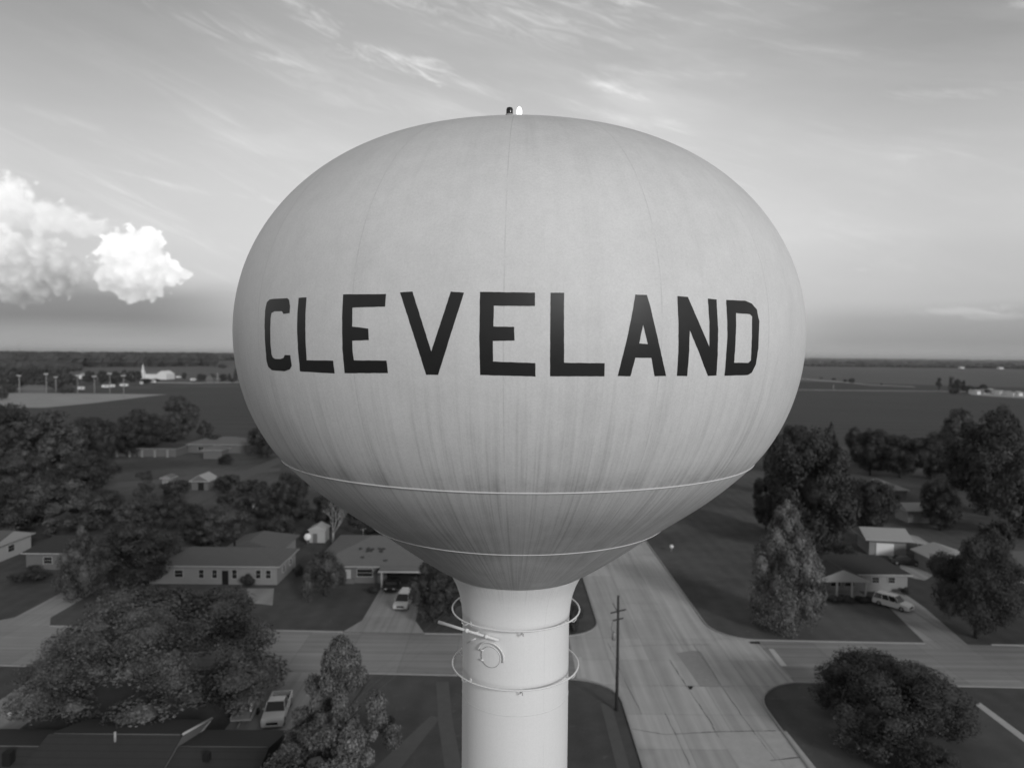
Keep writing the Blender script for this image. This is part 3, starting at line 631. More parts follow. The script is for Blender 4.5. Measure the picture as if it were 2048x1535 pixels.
T = [  # u, vb, wpx, vt, kind, leaf, quality, label
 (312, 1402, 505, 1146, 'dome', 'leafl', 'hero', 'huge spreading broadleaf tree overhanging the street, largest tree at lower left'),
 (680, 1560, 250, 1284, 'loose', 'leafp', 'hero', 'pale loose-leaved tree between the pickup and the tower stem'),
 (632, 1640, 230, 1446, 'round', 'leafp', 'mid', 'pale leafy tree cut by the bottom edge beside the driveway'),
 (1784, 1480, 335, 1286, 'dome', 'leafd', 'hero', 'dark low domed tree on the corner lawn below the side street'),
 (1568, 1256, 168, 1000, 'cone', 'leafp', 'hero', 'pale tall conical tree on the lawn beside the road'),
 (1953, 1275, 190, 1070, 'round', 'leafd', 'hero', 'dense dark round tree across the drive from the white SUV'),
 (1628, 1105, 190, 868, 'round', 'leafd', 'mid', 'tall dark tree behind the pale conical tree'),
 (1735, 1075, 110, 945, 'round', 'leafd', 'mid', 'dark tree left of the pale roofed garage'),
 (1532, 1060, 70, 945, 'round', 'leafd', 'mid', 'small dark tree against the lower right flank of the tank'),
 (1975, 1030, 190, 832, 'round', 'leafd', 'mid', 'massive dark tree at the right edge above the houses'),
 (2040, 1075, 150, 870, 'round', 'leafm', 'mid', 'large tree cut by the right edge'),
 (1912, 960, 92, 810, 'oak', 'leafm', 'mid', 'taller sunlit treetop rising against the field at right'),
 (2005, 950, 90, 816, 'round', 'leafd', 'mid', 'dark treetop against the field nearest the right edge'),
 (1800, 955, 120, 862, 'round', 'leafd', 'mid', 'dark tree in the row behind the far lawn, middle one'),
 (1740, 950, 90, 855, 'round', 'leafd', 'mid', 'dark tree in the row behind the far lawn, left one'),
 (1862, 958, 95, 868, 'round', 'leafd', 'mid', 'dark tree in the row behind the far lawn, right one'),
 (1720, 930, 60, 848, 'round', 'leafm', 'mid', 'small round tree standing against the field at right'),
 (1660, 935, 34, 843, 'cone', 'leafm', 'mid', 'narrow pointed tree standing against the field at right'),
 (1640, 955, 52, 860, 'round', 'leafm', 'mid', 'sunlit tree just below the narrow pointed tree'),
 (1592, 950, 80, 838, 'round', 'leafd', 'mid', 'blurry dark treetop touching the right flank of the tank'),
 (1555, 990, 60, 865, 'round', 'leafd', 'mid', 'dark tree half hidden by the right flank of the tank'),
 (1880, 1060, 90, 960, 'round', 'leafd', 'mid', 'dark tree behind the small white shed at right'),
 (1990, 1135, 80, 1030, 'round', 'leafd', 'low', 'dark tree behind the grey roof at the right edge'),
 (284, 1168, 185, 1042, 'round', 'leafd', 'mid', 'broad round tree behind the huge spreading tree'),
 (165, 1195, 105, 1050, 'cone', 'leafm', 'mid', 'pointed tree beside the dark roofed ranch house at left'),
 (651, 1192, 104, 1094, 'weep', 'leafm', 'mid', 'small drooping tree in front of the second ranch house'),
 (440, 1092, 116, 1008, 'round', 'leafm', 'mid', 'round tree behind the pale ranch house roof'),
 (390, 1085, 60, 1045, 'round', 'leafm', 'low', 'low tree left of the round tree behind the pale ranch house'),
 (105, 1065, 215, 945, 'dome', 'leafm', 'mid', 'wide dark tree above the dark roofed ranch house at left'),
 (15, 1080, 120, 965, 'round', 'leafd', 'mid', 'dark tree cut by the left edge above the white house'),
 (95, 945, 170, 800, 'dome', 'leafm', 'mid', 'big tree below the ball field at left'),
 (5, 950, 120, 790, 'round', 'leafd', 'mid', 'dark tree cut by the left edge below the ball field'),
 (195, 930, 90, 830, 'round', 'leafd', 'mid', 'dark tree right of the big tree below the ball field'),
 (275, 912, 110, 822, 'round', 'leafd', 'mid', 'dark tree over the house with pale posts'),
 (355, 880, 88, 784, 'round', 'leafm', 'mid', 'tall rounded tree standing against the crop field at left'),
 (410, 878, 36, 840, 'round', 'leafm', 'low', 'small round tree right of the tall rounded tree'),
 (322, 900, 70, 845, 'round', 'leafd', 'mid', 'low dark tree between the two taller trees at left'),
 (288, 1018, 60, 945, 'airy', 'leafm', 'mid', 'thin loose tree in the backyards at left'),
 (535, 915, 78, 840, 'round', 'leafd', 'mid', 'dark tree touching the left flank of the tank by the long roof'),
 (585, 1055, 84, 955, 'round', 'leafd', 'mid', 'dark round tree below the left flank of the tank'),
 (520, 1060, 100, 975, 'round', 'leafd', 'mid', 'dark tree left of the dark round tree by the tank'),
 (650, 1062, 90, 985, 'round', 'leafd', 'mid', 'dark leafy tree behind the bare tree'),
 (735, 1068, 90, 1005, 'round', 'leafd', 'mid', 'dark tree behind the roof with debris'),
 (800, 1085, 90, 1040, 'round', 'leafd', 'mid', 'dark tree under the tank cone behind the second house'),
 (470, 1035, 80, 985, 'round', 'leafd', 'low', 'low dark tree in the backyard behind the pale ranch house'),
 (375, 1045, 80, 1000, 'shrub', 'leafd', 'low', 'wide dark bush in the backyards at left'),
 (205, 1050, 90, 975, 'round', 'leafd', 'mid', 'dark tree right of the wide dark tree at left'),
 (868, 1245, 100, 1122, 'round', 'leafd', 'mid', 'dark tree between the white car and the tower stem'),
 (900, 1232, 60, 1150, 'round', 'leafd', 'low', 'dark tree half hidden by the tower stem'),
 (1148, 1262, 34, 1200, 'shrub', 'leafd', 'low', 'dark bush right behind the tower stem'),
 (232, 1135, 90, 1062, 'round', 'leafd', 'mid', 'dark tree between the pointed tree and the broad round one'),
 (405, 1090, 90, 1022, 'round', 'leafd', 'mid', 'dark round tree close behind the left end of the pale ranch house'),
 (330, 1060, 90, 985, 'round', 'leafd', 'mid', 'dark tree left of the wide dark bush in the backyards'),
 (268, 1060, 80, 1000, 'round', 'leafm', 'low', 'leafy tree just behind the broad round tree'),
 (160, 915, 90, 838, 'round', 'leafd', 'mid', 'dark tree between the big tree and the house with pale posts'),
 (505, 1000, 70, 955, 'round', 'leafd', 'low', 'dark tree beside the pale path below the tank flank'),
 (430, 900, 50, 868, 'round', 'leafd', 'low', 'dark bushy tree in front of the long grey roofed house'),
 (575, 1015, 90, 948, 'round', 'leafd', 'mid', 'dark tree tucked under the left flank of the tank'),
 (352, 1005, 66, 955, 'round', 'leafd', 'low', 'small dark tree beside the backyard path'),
 (160, 990, 130, 900, 'round', 'leafd', 'mid', 'dark tree below the big tree under the ball field'),
 (45, 1000, 120, 895, 'round', 'leafm', 'mid', 'full tree at the left edge between two darker ones'),
 (455, 985, 60, 945, 'round', 'leafd', 'low', 'low dark tree right of the arched shed'),
 (560, 1085, 70, 1030, 'round', 'leafd', 'low', 'dark tree behind the rear wing of the pale ranch house'),
 (1850, 1560, 120, 1490, 'round', 'leafd', 'mid', 'low dark tree cut by the bottom edge at right'),
]
for k, (u, vb, wp, vt, kind, leaf, q, lab) in enumerate(T):
    nm = None
    if kind == 'airy2': kind = 'oak'; nm = 'broadleaf_tree'
    tree(u, vb, wp, vt, kind, leaf, q, lab, 'bush' if kind == 'shrub' else 'tree', nm, seed=k)
SH = [(62, 1160, 84, 1133, 'leafd', 'dark clipped hedge in front of the dark roofed ranch house'), (497, 1172, 30, 1145, 'leafd', 'dark bush by the front wall of the pale ranch house'),
      (768, 1462, 46, 1424, 'leafd', 'dark round bush on the yard left of the tower'), (1810, 1188, 22, 1172, 'leafd', 'small bush at the end of the ranch house by the SUV'),
      (596, 1150, 20, 1125, 'leafd', 'dark bush beside the right wall of the pale ranch house'), (745, 1184, 24, 1170, 'leafd', 'low bush by the carport post'),
      (1100, 1560, 60, 1500, 'leafd', 'shrub'), (455, 928, 34, 905, 'leafd', 'dark bush in front of the far long house'), (236, 945, 22, 925, 'leafd', 'small bush on the backyard lawn below the posts'),
      (1770, 1008, 60, 980, 'leafd', 'dark bush before the far lawn at right'), (1690, 1125, 60, 1085, 'leafd', 'dark bush left of the garage'),
      (365, 1030, 70, 1010, 'leafd', 'low bush along the backyard path'), (700, 1500, 60, 1462, 'leafm', 'leafy bush left of the concrete walk')]
for k, (u, vb, wp, vt, leaf, lab) in enumerate(SH):
    if lab == 'shrub': continue
    tree(u, vb, wp, vt, 'shrub', leaf, 'low', lab, 'bush', seed=k)
for k in range(4):
    p = G(1668+k*26, 1203); tree(0, 0, 34, 1188, 'shrub', 'leafd', 'low', 'low clipped shrub in the row before the gabled porch', 'bush', group='shrubs before the gabled porch', seed=k, at=(p.x, p.y))
# bare tree: tapered limbs
dt = empty('bare_tree', G(665, 1092), 'leafless pale grey tree beside the roof with debris', 'tree')
limb = MB(); rg = random.Random(5)
def grow(p, d, L, r_, n):
    q = p + d*L*.5 + Vector((rg.uniform(-.1, .1), rg.uniform(-.1, .1), .05))*L; e = p + d*L
    limb.tube([p, q, e], [r_, r_*.8, r_*.6], 6)
    if n == 0: return
    for k in range(3 if n > 1 else 2):
        nd = (d + Vector((rg.uniform(-.8, .8), rg.uniform(-.5, .5), rg.uniform(-.05, .55)))).normalized(); grow(e if k else q, nd, L*rg.uniform(.6, .85), r_*.55, n-1)
grow(Vector((0, 0, 0)), Vector((.02, 0, 1)), 2.6, .20, 5)
limb.build('trunk', M['deadwood'], dt)

# ------------------------------------------------------------ houses
def window(mb_parent, org, c, w_, h_, axis='x', out=-1):
    """window with frame and pane on a wall; axis x: wall faces -Y (out=-1); axis y: wall faces +X (out=1)"""
    t = .07; x, y, z = c; fr = MB(); pn = MB()
    def bx(m, a, zc_, wa, hz_, dep, off):
        if axis == 'x': m.box((x+a, y+out*off, z+zc_), (wa, dep, hz_))
        else: m.box((x+out*off, y+a, z+zc_), (dep, wa, hz_))
    for s in (-1, 1): bx(fr, s*(w_/2), 0, t, h_+t, .08, .045)
    for s in (-1, 1): bx(fr, 0, s*(h_/2), w_-t, t, .08, .045)
    bx(fr, 0, 0, w_-t, t*.6, .06, .037); bx(pn, 0, 0, w_-t, h_-t, .03, .02)
    f = fr.build('window', M['trim'], mb_parent, org=org); p = pn.build('pane', M['glass'], f)
    for i, v in enumerate(p.data.vertices): v.co -= Vector(org)
    return f
def house(name, label, cat, x0, x1, y0, y1, wz, rzz, ridge='x', kind='hip', ov=.5, wall='wallp', roof='roofg', wins=(), door=None, side=(), inset=None, chim=None, fascia='trim', group=None, wingside=None, rot=0):
    org = Vector(((x0+x1)/2, (y0+y1)/2, 0)); o = empty(name, org, label, cat, group, rz=rot)
    cx, cy = org.x, org.y
    wb = MB().box((cx, cy, wz/2), (x1-x0, y1-y0, wz)); X0, X1, Y0, Y1 = x0-ov, x1+ov, y0-ov, y1+ov
    if inset is None: inset = (Y1-Y0)/2 if ridge == 'x' else (X1-X0)/2
    if kind == 'gable': inset = 0
    t = .16; zb = wz+.01
    if ridge == 'x': r0, r1 = (X0+inset, cy), (X1-inset, cy)
    else: r0, r1 = (cx, Y0+inset), (cx, Y1-inset)
    rb = MB(); vs_ = [(X0, Y0, zb), (X1, Y0, zb), (X1, Y1, zb), (X0, Y1, zb), (X0, Y0, zb+t), (X1, Y0, zb+t), (X1, Y1, zb+t), (X0, Y1, zb+t), (r0[0], r0[1], rzz), (r1[0], r1[1], rzz)]
    if ridge == 'x': top = [(4, 5, 9, 8), (5, 6, 9), (6, 7, 8, 9), (7, 4, 8)]
    else: top = [(4, 5, 8), (5, 6, 9, 8), (6, 7, 9), (7, 4, 8, 9)]
    rb.add(vs_, top+[(3, 2, 1, 0)]); fb = MB().add(vs_, [(0, 1, 5, 4), (1, 2, 6, 5), (2, 3, 7, 6), (3, 0, 4, 7)])
    wo = wb.build('wall', M[wall], o, org=org); ro = rb.build('roof', M[roof], o, org=org); fb.build('fascia', M[fascia], ro, org=org)
    if kind == 'gable':
        if ridge == 'x':
            for X_, s in ((X0-.012, -1), (X1+.012, 1)): MB().add([(X_, Y0+.3, zb+t+.02), (X_, Y1-.3, zb+t+.02), (X_, cy, rzz-.12)], [(0, 1, 2) if s > 0 else (0, 2, 1)]).build('gable', M[wall], o, org=org)
        else:
            for Y_, s in ((Y0-.012, -1), (Y1+.012, 1)): MB().add([(X0+.3, Y_, zb+t+.02), (X1-.3, Y_, zb+t+.02), (cx, Y_, rzz-.12)], [(0, 1, 2) if s < 0 else (0, 2, 1)]).build('gable', M[wall], o, org=org)
    for (xc, w_, h_, z_) in wins: window(o, org, (xc, y0, z_), w_, h_)
    for (yc, w_, h_, z_) in side: window(o, org, (x1 if cx < 0 else x0, yc, z_), w_, h_, 'y', 1 if cx < 0 else -1)
    if door:
        d = MB().box((door[0], y0-.035, door[2]/2), (door[1], .07, door[2])).build('door', M[door[3] if len(door) > 3 else 'dark'], o, org=org)
    if chim: MB().box((chim[0], chim[1], chim[2]/2+1.2), (.6, .6, chim[2]-2.4)).build('chimney', M[chim[3] if len(chim) > 3 else 'wallg'], ro, org=org)
    return o, org
# pale ranch house left of centre, with its rear wing
hA, oA = house('ranch_house', 'pale ranch house with grey hip roof and rear wing behind the huge tree', 'house', -54.5, -35.2, 106.0, 115.2, 2.75, 4.45, wall='wallp', roof='roofg',
      wins=[(-50, 1.3, 1.1, 1.6), (-46.6, .8, 1.3, 1.6), (-44.6, .8, 1.3, 1.6), (-41.6, .8, 1.4, 1.6), (-38.0, .8, 1.3, 1.6), (-36.5, .8, 1.3, 1.6)], door=(-43.0, .95, 2.1), side=[(109, 1.0, 1.0, 1.6), (112.5, 1.0, 1.0, 1.6)])
MB().box((-42, 119.5, 1.37), (8.4, 8.6, 2.74)).build('wing_wall', M['wallp'], hA, org=oA)
MB().add([(-46.9, 113.5, 2.9), (-37.1, 113.5, 2.9), (-37.1, 124.4, 2.9), (-46.9, 124.4, 2.9), (-42, 113.0, 4.75), (-42, 119.8, 4.75)], [(0, 1, 4), (1, 2, 5, 4), (2, 3, 5), (3, 0, 4, 5), (3, 2, 1, 0)]).build('wing_roof', M['roofg'], hA, org=oA)
MB().lathe([(.16, 4.2), (.16, 4.75), (.22, 4.76), (.1, 4.9)], 10, (-44.0, 112.2, 0), True).build('roof_vent', M['dark'], hA, org=oA)
# second ranch house with carport
hB, oB = house('ranch_house', 'ranch house with debris-strewn hip roof and open carport under the tank', 'house', -29.5, -11.5, 107.2, 124.5, 2.6, 5.1, ridge='x', inset=7.5, wall='wallg', roof='roofm', ov=.7,
      wins=[(-27.5, 1.0, 1.2, 1.5), (-22.2, 2.4, 1.2, 1.6)], door=(-24.8, .95, 2.1, 'wallw'))
cbm = MB().box((-15.3, 107.14, 1.25), (7.0, .10, 2.5)).build('carport_shade_panel', M['dark'], hB, org=oB)  # flat black panel on the wall stands for the shade inside the carport
for x_ in (-19.2, -12.3): MB().box((x_, 104.9, 1.26), (.28, .28, 2.52)).build('post', M['trim'], hB, org=oB)
MB().add([(-19.6, 104.5, 2.52), (-11.2, 104.5, 2.52), (-11.2, 106.49, 2.52), (-19.6, 106.49, 2.52), (-19.6, 104.5, 2.68), (-11.2, 104.5, 2.68), (-11.2, 106.49, 2.94), (-19.6, 106.49, 2.94)], [(0, 3, 2, 1), (4, 5, 6, 7), (0, 1, 5, 4), (1, 2, 6, 5), (2, 3, 7, 6), (3, 0, 4, 7)]).build('carport_roof', M['roofm'], hB, org=oB)
MB().box((-15.4, 104.44, 2.6), (8.5, .06, .22)).build('fascia', M['trim'], hB, org=oB)
MB().box((-25.5, 107.0, .35), (3.5, .3, .7)).build('planter', M['wallg'], hB, org=oB)
def roofz(y): return 2.77+(y-106.5)/(115.85-106.5)*(5.1-2.77)
db = MB(); rg = random.Random(3)
for (u, v) in [(722, 1099), (736, 1099), (737, 1104), (745, 1101), (743, 1106), (760, 1098), (766, 1101), (735, 1110), (727, 1124), (771, 1133), (763, 1108)]:
    Y_ = 112.0
    for _ in range(5):
        z_ = roofz(Y_); Y_ = G(u, v, z_).y
    p = G(u, v, roofz(Y_))
    db = MB()
    for k in range(5): db.box((p.x+rg.uniform(-.15, .15), p.y+rg.uniform(-.25, .25), roofz(p.y)+.05), (rg.uniform(.1, .4), rg.uniform(.2, .6), .08), rg.uniform(0, 3), Matrix.Rotation(R(14), 3, 'X') @ Matrix.Rotation(rg.uniform(0, 3), 3, 'Z'))
    db.build('debris', M['bark'], hB, org=oB)
pa = Vector((-24.2, 115.6, 5.0)); MB().tube([pa, pa+Vector((0, 0, 1.3))], .03, 6).tube([pa+Vector((-.5, 0, 1.1)), pa+Vector((.5, 0, 1.3))], .02, 6).tube([pa+Vector((-.3, -.3, 1.2)), pa+Vector((-.3, .3, 1.2))], .015, 6).build('antenna', M['galv'], hB, org=oB)
# dark roofed house at left, white house at left edge
house('ranch_house', 'low ranch house with dark roof behind a dark hedge at left', 'house', -77.5, -62, 112.5, 121.5, 2.6, 4.4, kind='hip', inset=2.2, wall='wallg', roof='roofd', wins=[(-74, 1.4, 1.1, 1.5), (-69, 1.4, 1.1, 1.5)], door=(-71.5, .9, 2.0))
house('cottage', 'white gabled house cut by the left edge', 'house', -101, -84.5, 114, 124, 2.7, 4.6, ridge='x', kind='gable', wall='wallw', roof='roofg', wins=[(-88, 1.3, 1.1, 1.6)], side=[(119, 1.6, 1.1, 1.6)])
# near house bottom left: three roof sections with white rakes
hD, oD = house('ranch_house', 'near house with low dark roof cut by the bottom left corner', 'house', -36.2, -26.3, 50.2, 60.3, 2.9, 4.62, kind='gable', wall='wallg', roof='roofd', ov=.35, side=())
def sect(x0, x1, y0, y1, wz, rzz, nm):
    cy = (y0+y1)/2
    MB().box(((x0+x1)/2, cy, wz/2), (x1-x0, y1-y0-.7, wz)).build('wing_wall', M['wallg'], hD, org=oD)
    MB().add([(x0, y0, wz), (x1, y0, wz), (x1, y1, wz), (x0, y1, wz), (x0, cy, rzz), (x1, cy, rzz)], [(0, 1, 5, 4), (2, 3, 4, 5), (1, 2, 5), (3, 0, 4), (3, 2, 1, 0)]).build('wing_roof', M['roofd'], hD, org=oD)
sect(-25.9, -18.8, 49.6, 59.4, 2.85, 4.1, 'r'); sect(-47, -36.6, 49.4, 59.4, 2.75, 4.05, 'l')
for x_, ya, za, yb, zb_ in ((-25.87, 60.7, 3.15, 55.25, 4.70),):
    MB().tube([(x_, ya, za), (x_, yb, zb_)], .10, 6).build('rake_board', M['trim'], hD, org=oD)
MB().tube([(-36.1, 55.25, 4.66), (-26.1, 55.25, 4.66)], .05, 6).build('ridge_cap', M['roofg'], hD, org=oD)
MB().tube([(-25.8, 54.5, 4.14), (-18.9, 54.5, 4.14)], .05, 6).build('ridge_cap', M['roofg'], hD, org=oD)
MB().tube([(-46.9, 54.4, 4.09), (-36.7, 54.4, 4.09)], .05, 6).build('ridge_cap', M['roofg'], hD, org=oD)
MB().tube([(-30.9, 54.6, 4.2), (-30.9, 54.6, 5.2)], .09, 10).build('vent_pipe', M['galv'], hD, org=oD)
MB().box((-38.0, 52.8, 4.1), (.6, .6, 1.0)).build('chimney', M['dark'], hD, org=oD); MB().box((-23.0, 53.0, 4.2), (.45, .45, .6)).build('chimney', M['dark'], hD, org=oD)
# right-hand ranch house with gabled porch
hE, oE = house('ranch_house', 'ranch house with white gabled porch beside the white SUV', 'house', 45.5, 59.6, 105.4, 113.0, 2.55, 4.5, kind='hip', inset=3.6, wall='wallp', roof='roofd', ov=.5,
      wins=[(54.8, 1.1, .9, 1.75), (57.2, 1.1, .9, 1.75)])
MB().add([(44.6, 102.3, 2.5), (52.3, 102.3, 2.5), (52.3, 107.0, 2.5), (44.6, 107.0, 2.5), (48.45, 102.3, 4.05), (48.45, 109.0, 4.05)], [(1, 2, 5, 4), (3, 0, 4, 5), (3, 2, 1, 0), (2, 3, 5)]).build('porch_roof', M['roofd'], hE, org=oE)
MB().add([(44.55, 102.24, 2.42), (52.35, 102.24, 2.42), (52.35, 102.24, 2.60), (48.45, 102.24, 4.17), (44.55, 102.24, 2.60)], [(0, 1, 2, 3, 4)]).box((48.45, 102.3, 2.42), (7.7, .09, .16)).build('porch_gable', M['wallw'], hE, org=oE)
for x_ in (45.1, 47.7, 49.9, 51.9): MB().box((x_, 102.55, 1.2), (.24, .24, 2.36)).build('post', M['trim'], hE, org=oE)
for x_ in (46.4, 48.8, 50.9): window(hE, oE, (x_, 105.4, 1.5), 1.5, 1.5)
MB().box((48.4, 103.6, .08), (7.4, 3.0, .14)).build('porch_floor', M['conc'], hE, org=oE)
# garage with pale roof and bright door
hF, oF = house('garage', 'small garage with bright white door and wide pale roof', 'garage', 64.3, 70.4, 124.8, 131, 2.75, 4.3, ridge='x', kind='gable', wall='wallp', roof='roofl', ov=.9, rot=R(-9))
MB().box((66.9, 124.74, 1.1), (2.9, .1, 2.15)).build('garage_door', M['wallfar'], hF, org=oF)
MB().add([(71.35, 124.0, 2.7), (74.6, 124.6, 2.2), (74.6, 130.5, 2.2), (71.35, 131, 2.7), (71.35, 124.0, 2.84), (74.6, 124.6, 2.34), (74.6, 130.5, 2.34), (71.35, 131, 2.84)], [(0, 3, 2, 1), (4, 5, 6, 7), (0, 1, 5, 4), (1, 2, 6, 5), (2, 3, 7, 6), (3, 0, 4, 7)]).build('lean_to_roof', M['roofl'], hF, org=oF)
for x_, y_ in ((74.3, 125.0), (74.3, 130.0)): MB().box((x_, y_, 1.05), (.15, .15, 2.1)).build('post', M['trim'], hF, org=oF)
house('shed', 'far white shed with a dark doorway beyond the garage', 'shed', 84.5, 91.5, 150, 155, 2.5, 3.9, ridge='x', kind='gable', wall='wallp', roof='roofl', door=(89.8, 1.1, 2.0))
house('cottage', 'small pale gabled house beside the dense dark tree', 'house', 68.6, 75.5, 114.8, 119.5, 2.4, 3.8, ridge='y', kind='gable', wall='wallp', roof='roofl', wins=[(71, 1.1, 1.1, 1.5)])
house('ranch_house', 'house with broad mid grey roof cut by the right edge', 'house', 72.5, 92, 103, 116, 2.7, 5.2, ridge='x', kind='hip', inset=5, wall='wallw', roof='roofg', wins=[(76, 1.3, 1.1, 1.6)])
house('cottage', 'distant house with curved looking pale roof behind the tall dark tree', 'house', 88, 96.5, 172, 180, 2.8, 4.7, ridge='y', kind='hip', inset=2, wall='wallg', roof='roofl')
# backyards at left
hJ, oJ = house('long_house', 'low long house with a row of pale posts under the trees', 'house', -137, -112, 236, 245, 2.6, 4.2, wall='wallg', roof='roofd')
for k in range(6): MB().box((-135+k*4.2, 234.6, 1.2), (.7, .5, 2.4)).build('post', M['wallp'], hJ, org=oJ)
house('long_house', 'long grey roofed house near the left flank of the tank', 'house', -113, -92, 246, 258, 2.8, 5.0, wall='wallg', roof='roofm', wins=[(-108, 2, 1.2, 1.5), (-100, 2, 1.2, 1.5)])
house('long_house', 'far house with a bright roof edge against the field', 'house', -100, -84, 272, 282, 2.8, 4.8, wall='wallg', roof='roofl', fascia='wallfar')
house('shed', 'small arched white shed with dark doorway in the backyards', 'shed', -81, -76.8, 179, 184, 2.2, 3.9, ridge='y', kind='gable', wall='wallg', roof='roofl', door=(-78.6, 1.4, 1.9))
house('shed', 'white narrow shed left of the arched one', 'shed', -88.2, -86, 178.5, 181, 3.0, 3.9, ridge='y', kind='gable', wall='wallp', roof='roofm', door=(-87.1, .8, 1.8))
house('cottage', 'pale walled house seen over the backyards with a dark roof', 'house', -101, -95, 232, 238, 2.8, 4.3, wall='wallg', roof='roofm')
house('shed', 'small white garden shed beside the bare tree', 'shed', -37.2, -34.3, 130, 133, 2.3, 3.3, ridge='y', kind='gable', wall='wallw', roof='roofl', ov=.2, door=(-36.1, .8, 1.7, 'wallg'))
house('shed', 'low pale shed half hidden behind the dark round tree', 'shed', -58.5, -54, 159, 163, 2.0, 3.0, ridge='x', kind='gable', wall='wallw', roof='roofl')
p = G(615, 1087); o = empty('satellite_dish', p, 'round white dish on a short post left of the garden shed', 'satellite dish')
MB().tube([(0, 0, 0), (0, 0, 1.1)], .05, 8).build('post', M['galv'], o)
d_ = MB().lathe([(.02, .18), (.3, .14), (.55, .05), (.66, -.06), (.64, -.10), (.5, .0), (.02, .10)], 24); 
do = d_.build('reflector', M['wallfar'], o); do.location = (0, -.1, 1.3); do.rotation_euler = (R(75), 0, 0)
p = G(1343, 1103); o = empty('ball_sign', p, 'small round white marker on a post on the lawn right of the road', 'marker')
MB().tube([(0, 0, 0), (0, 0, .8)], .05, 8).build('post', M['galv'], o); MB().lathe([(.02, .62), (.26, .72), (.36, .95), (.26, 1.2), (.02, 1.3)], 18).build('ball', M['wallfar'], o)

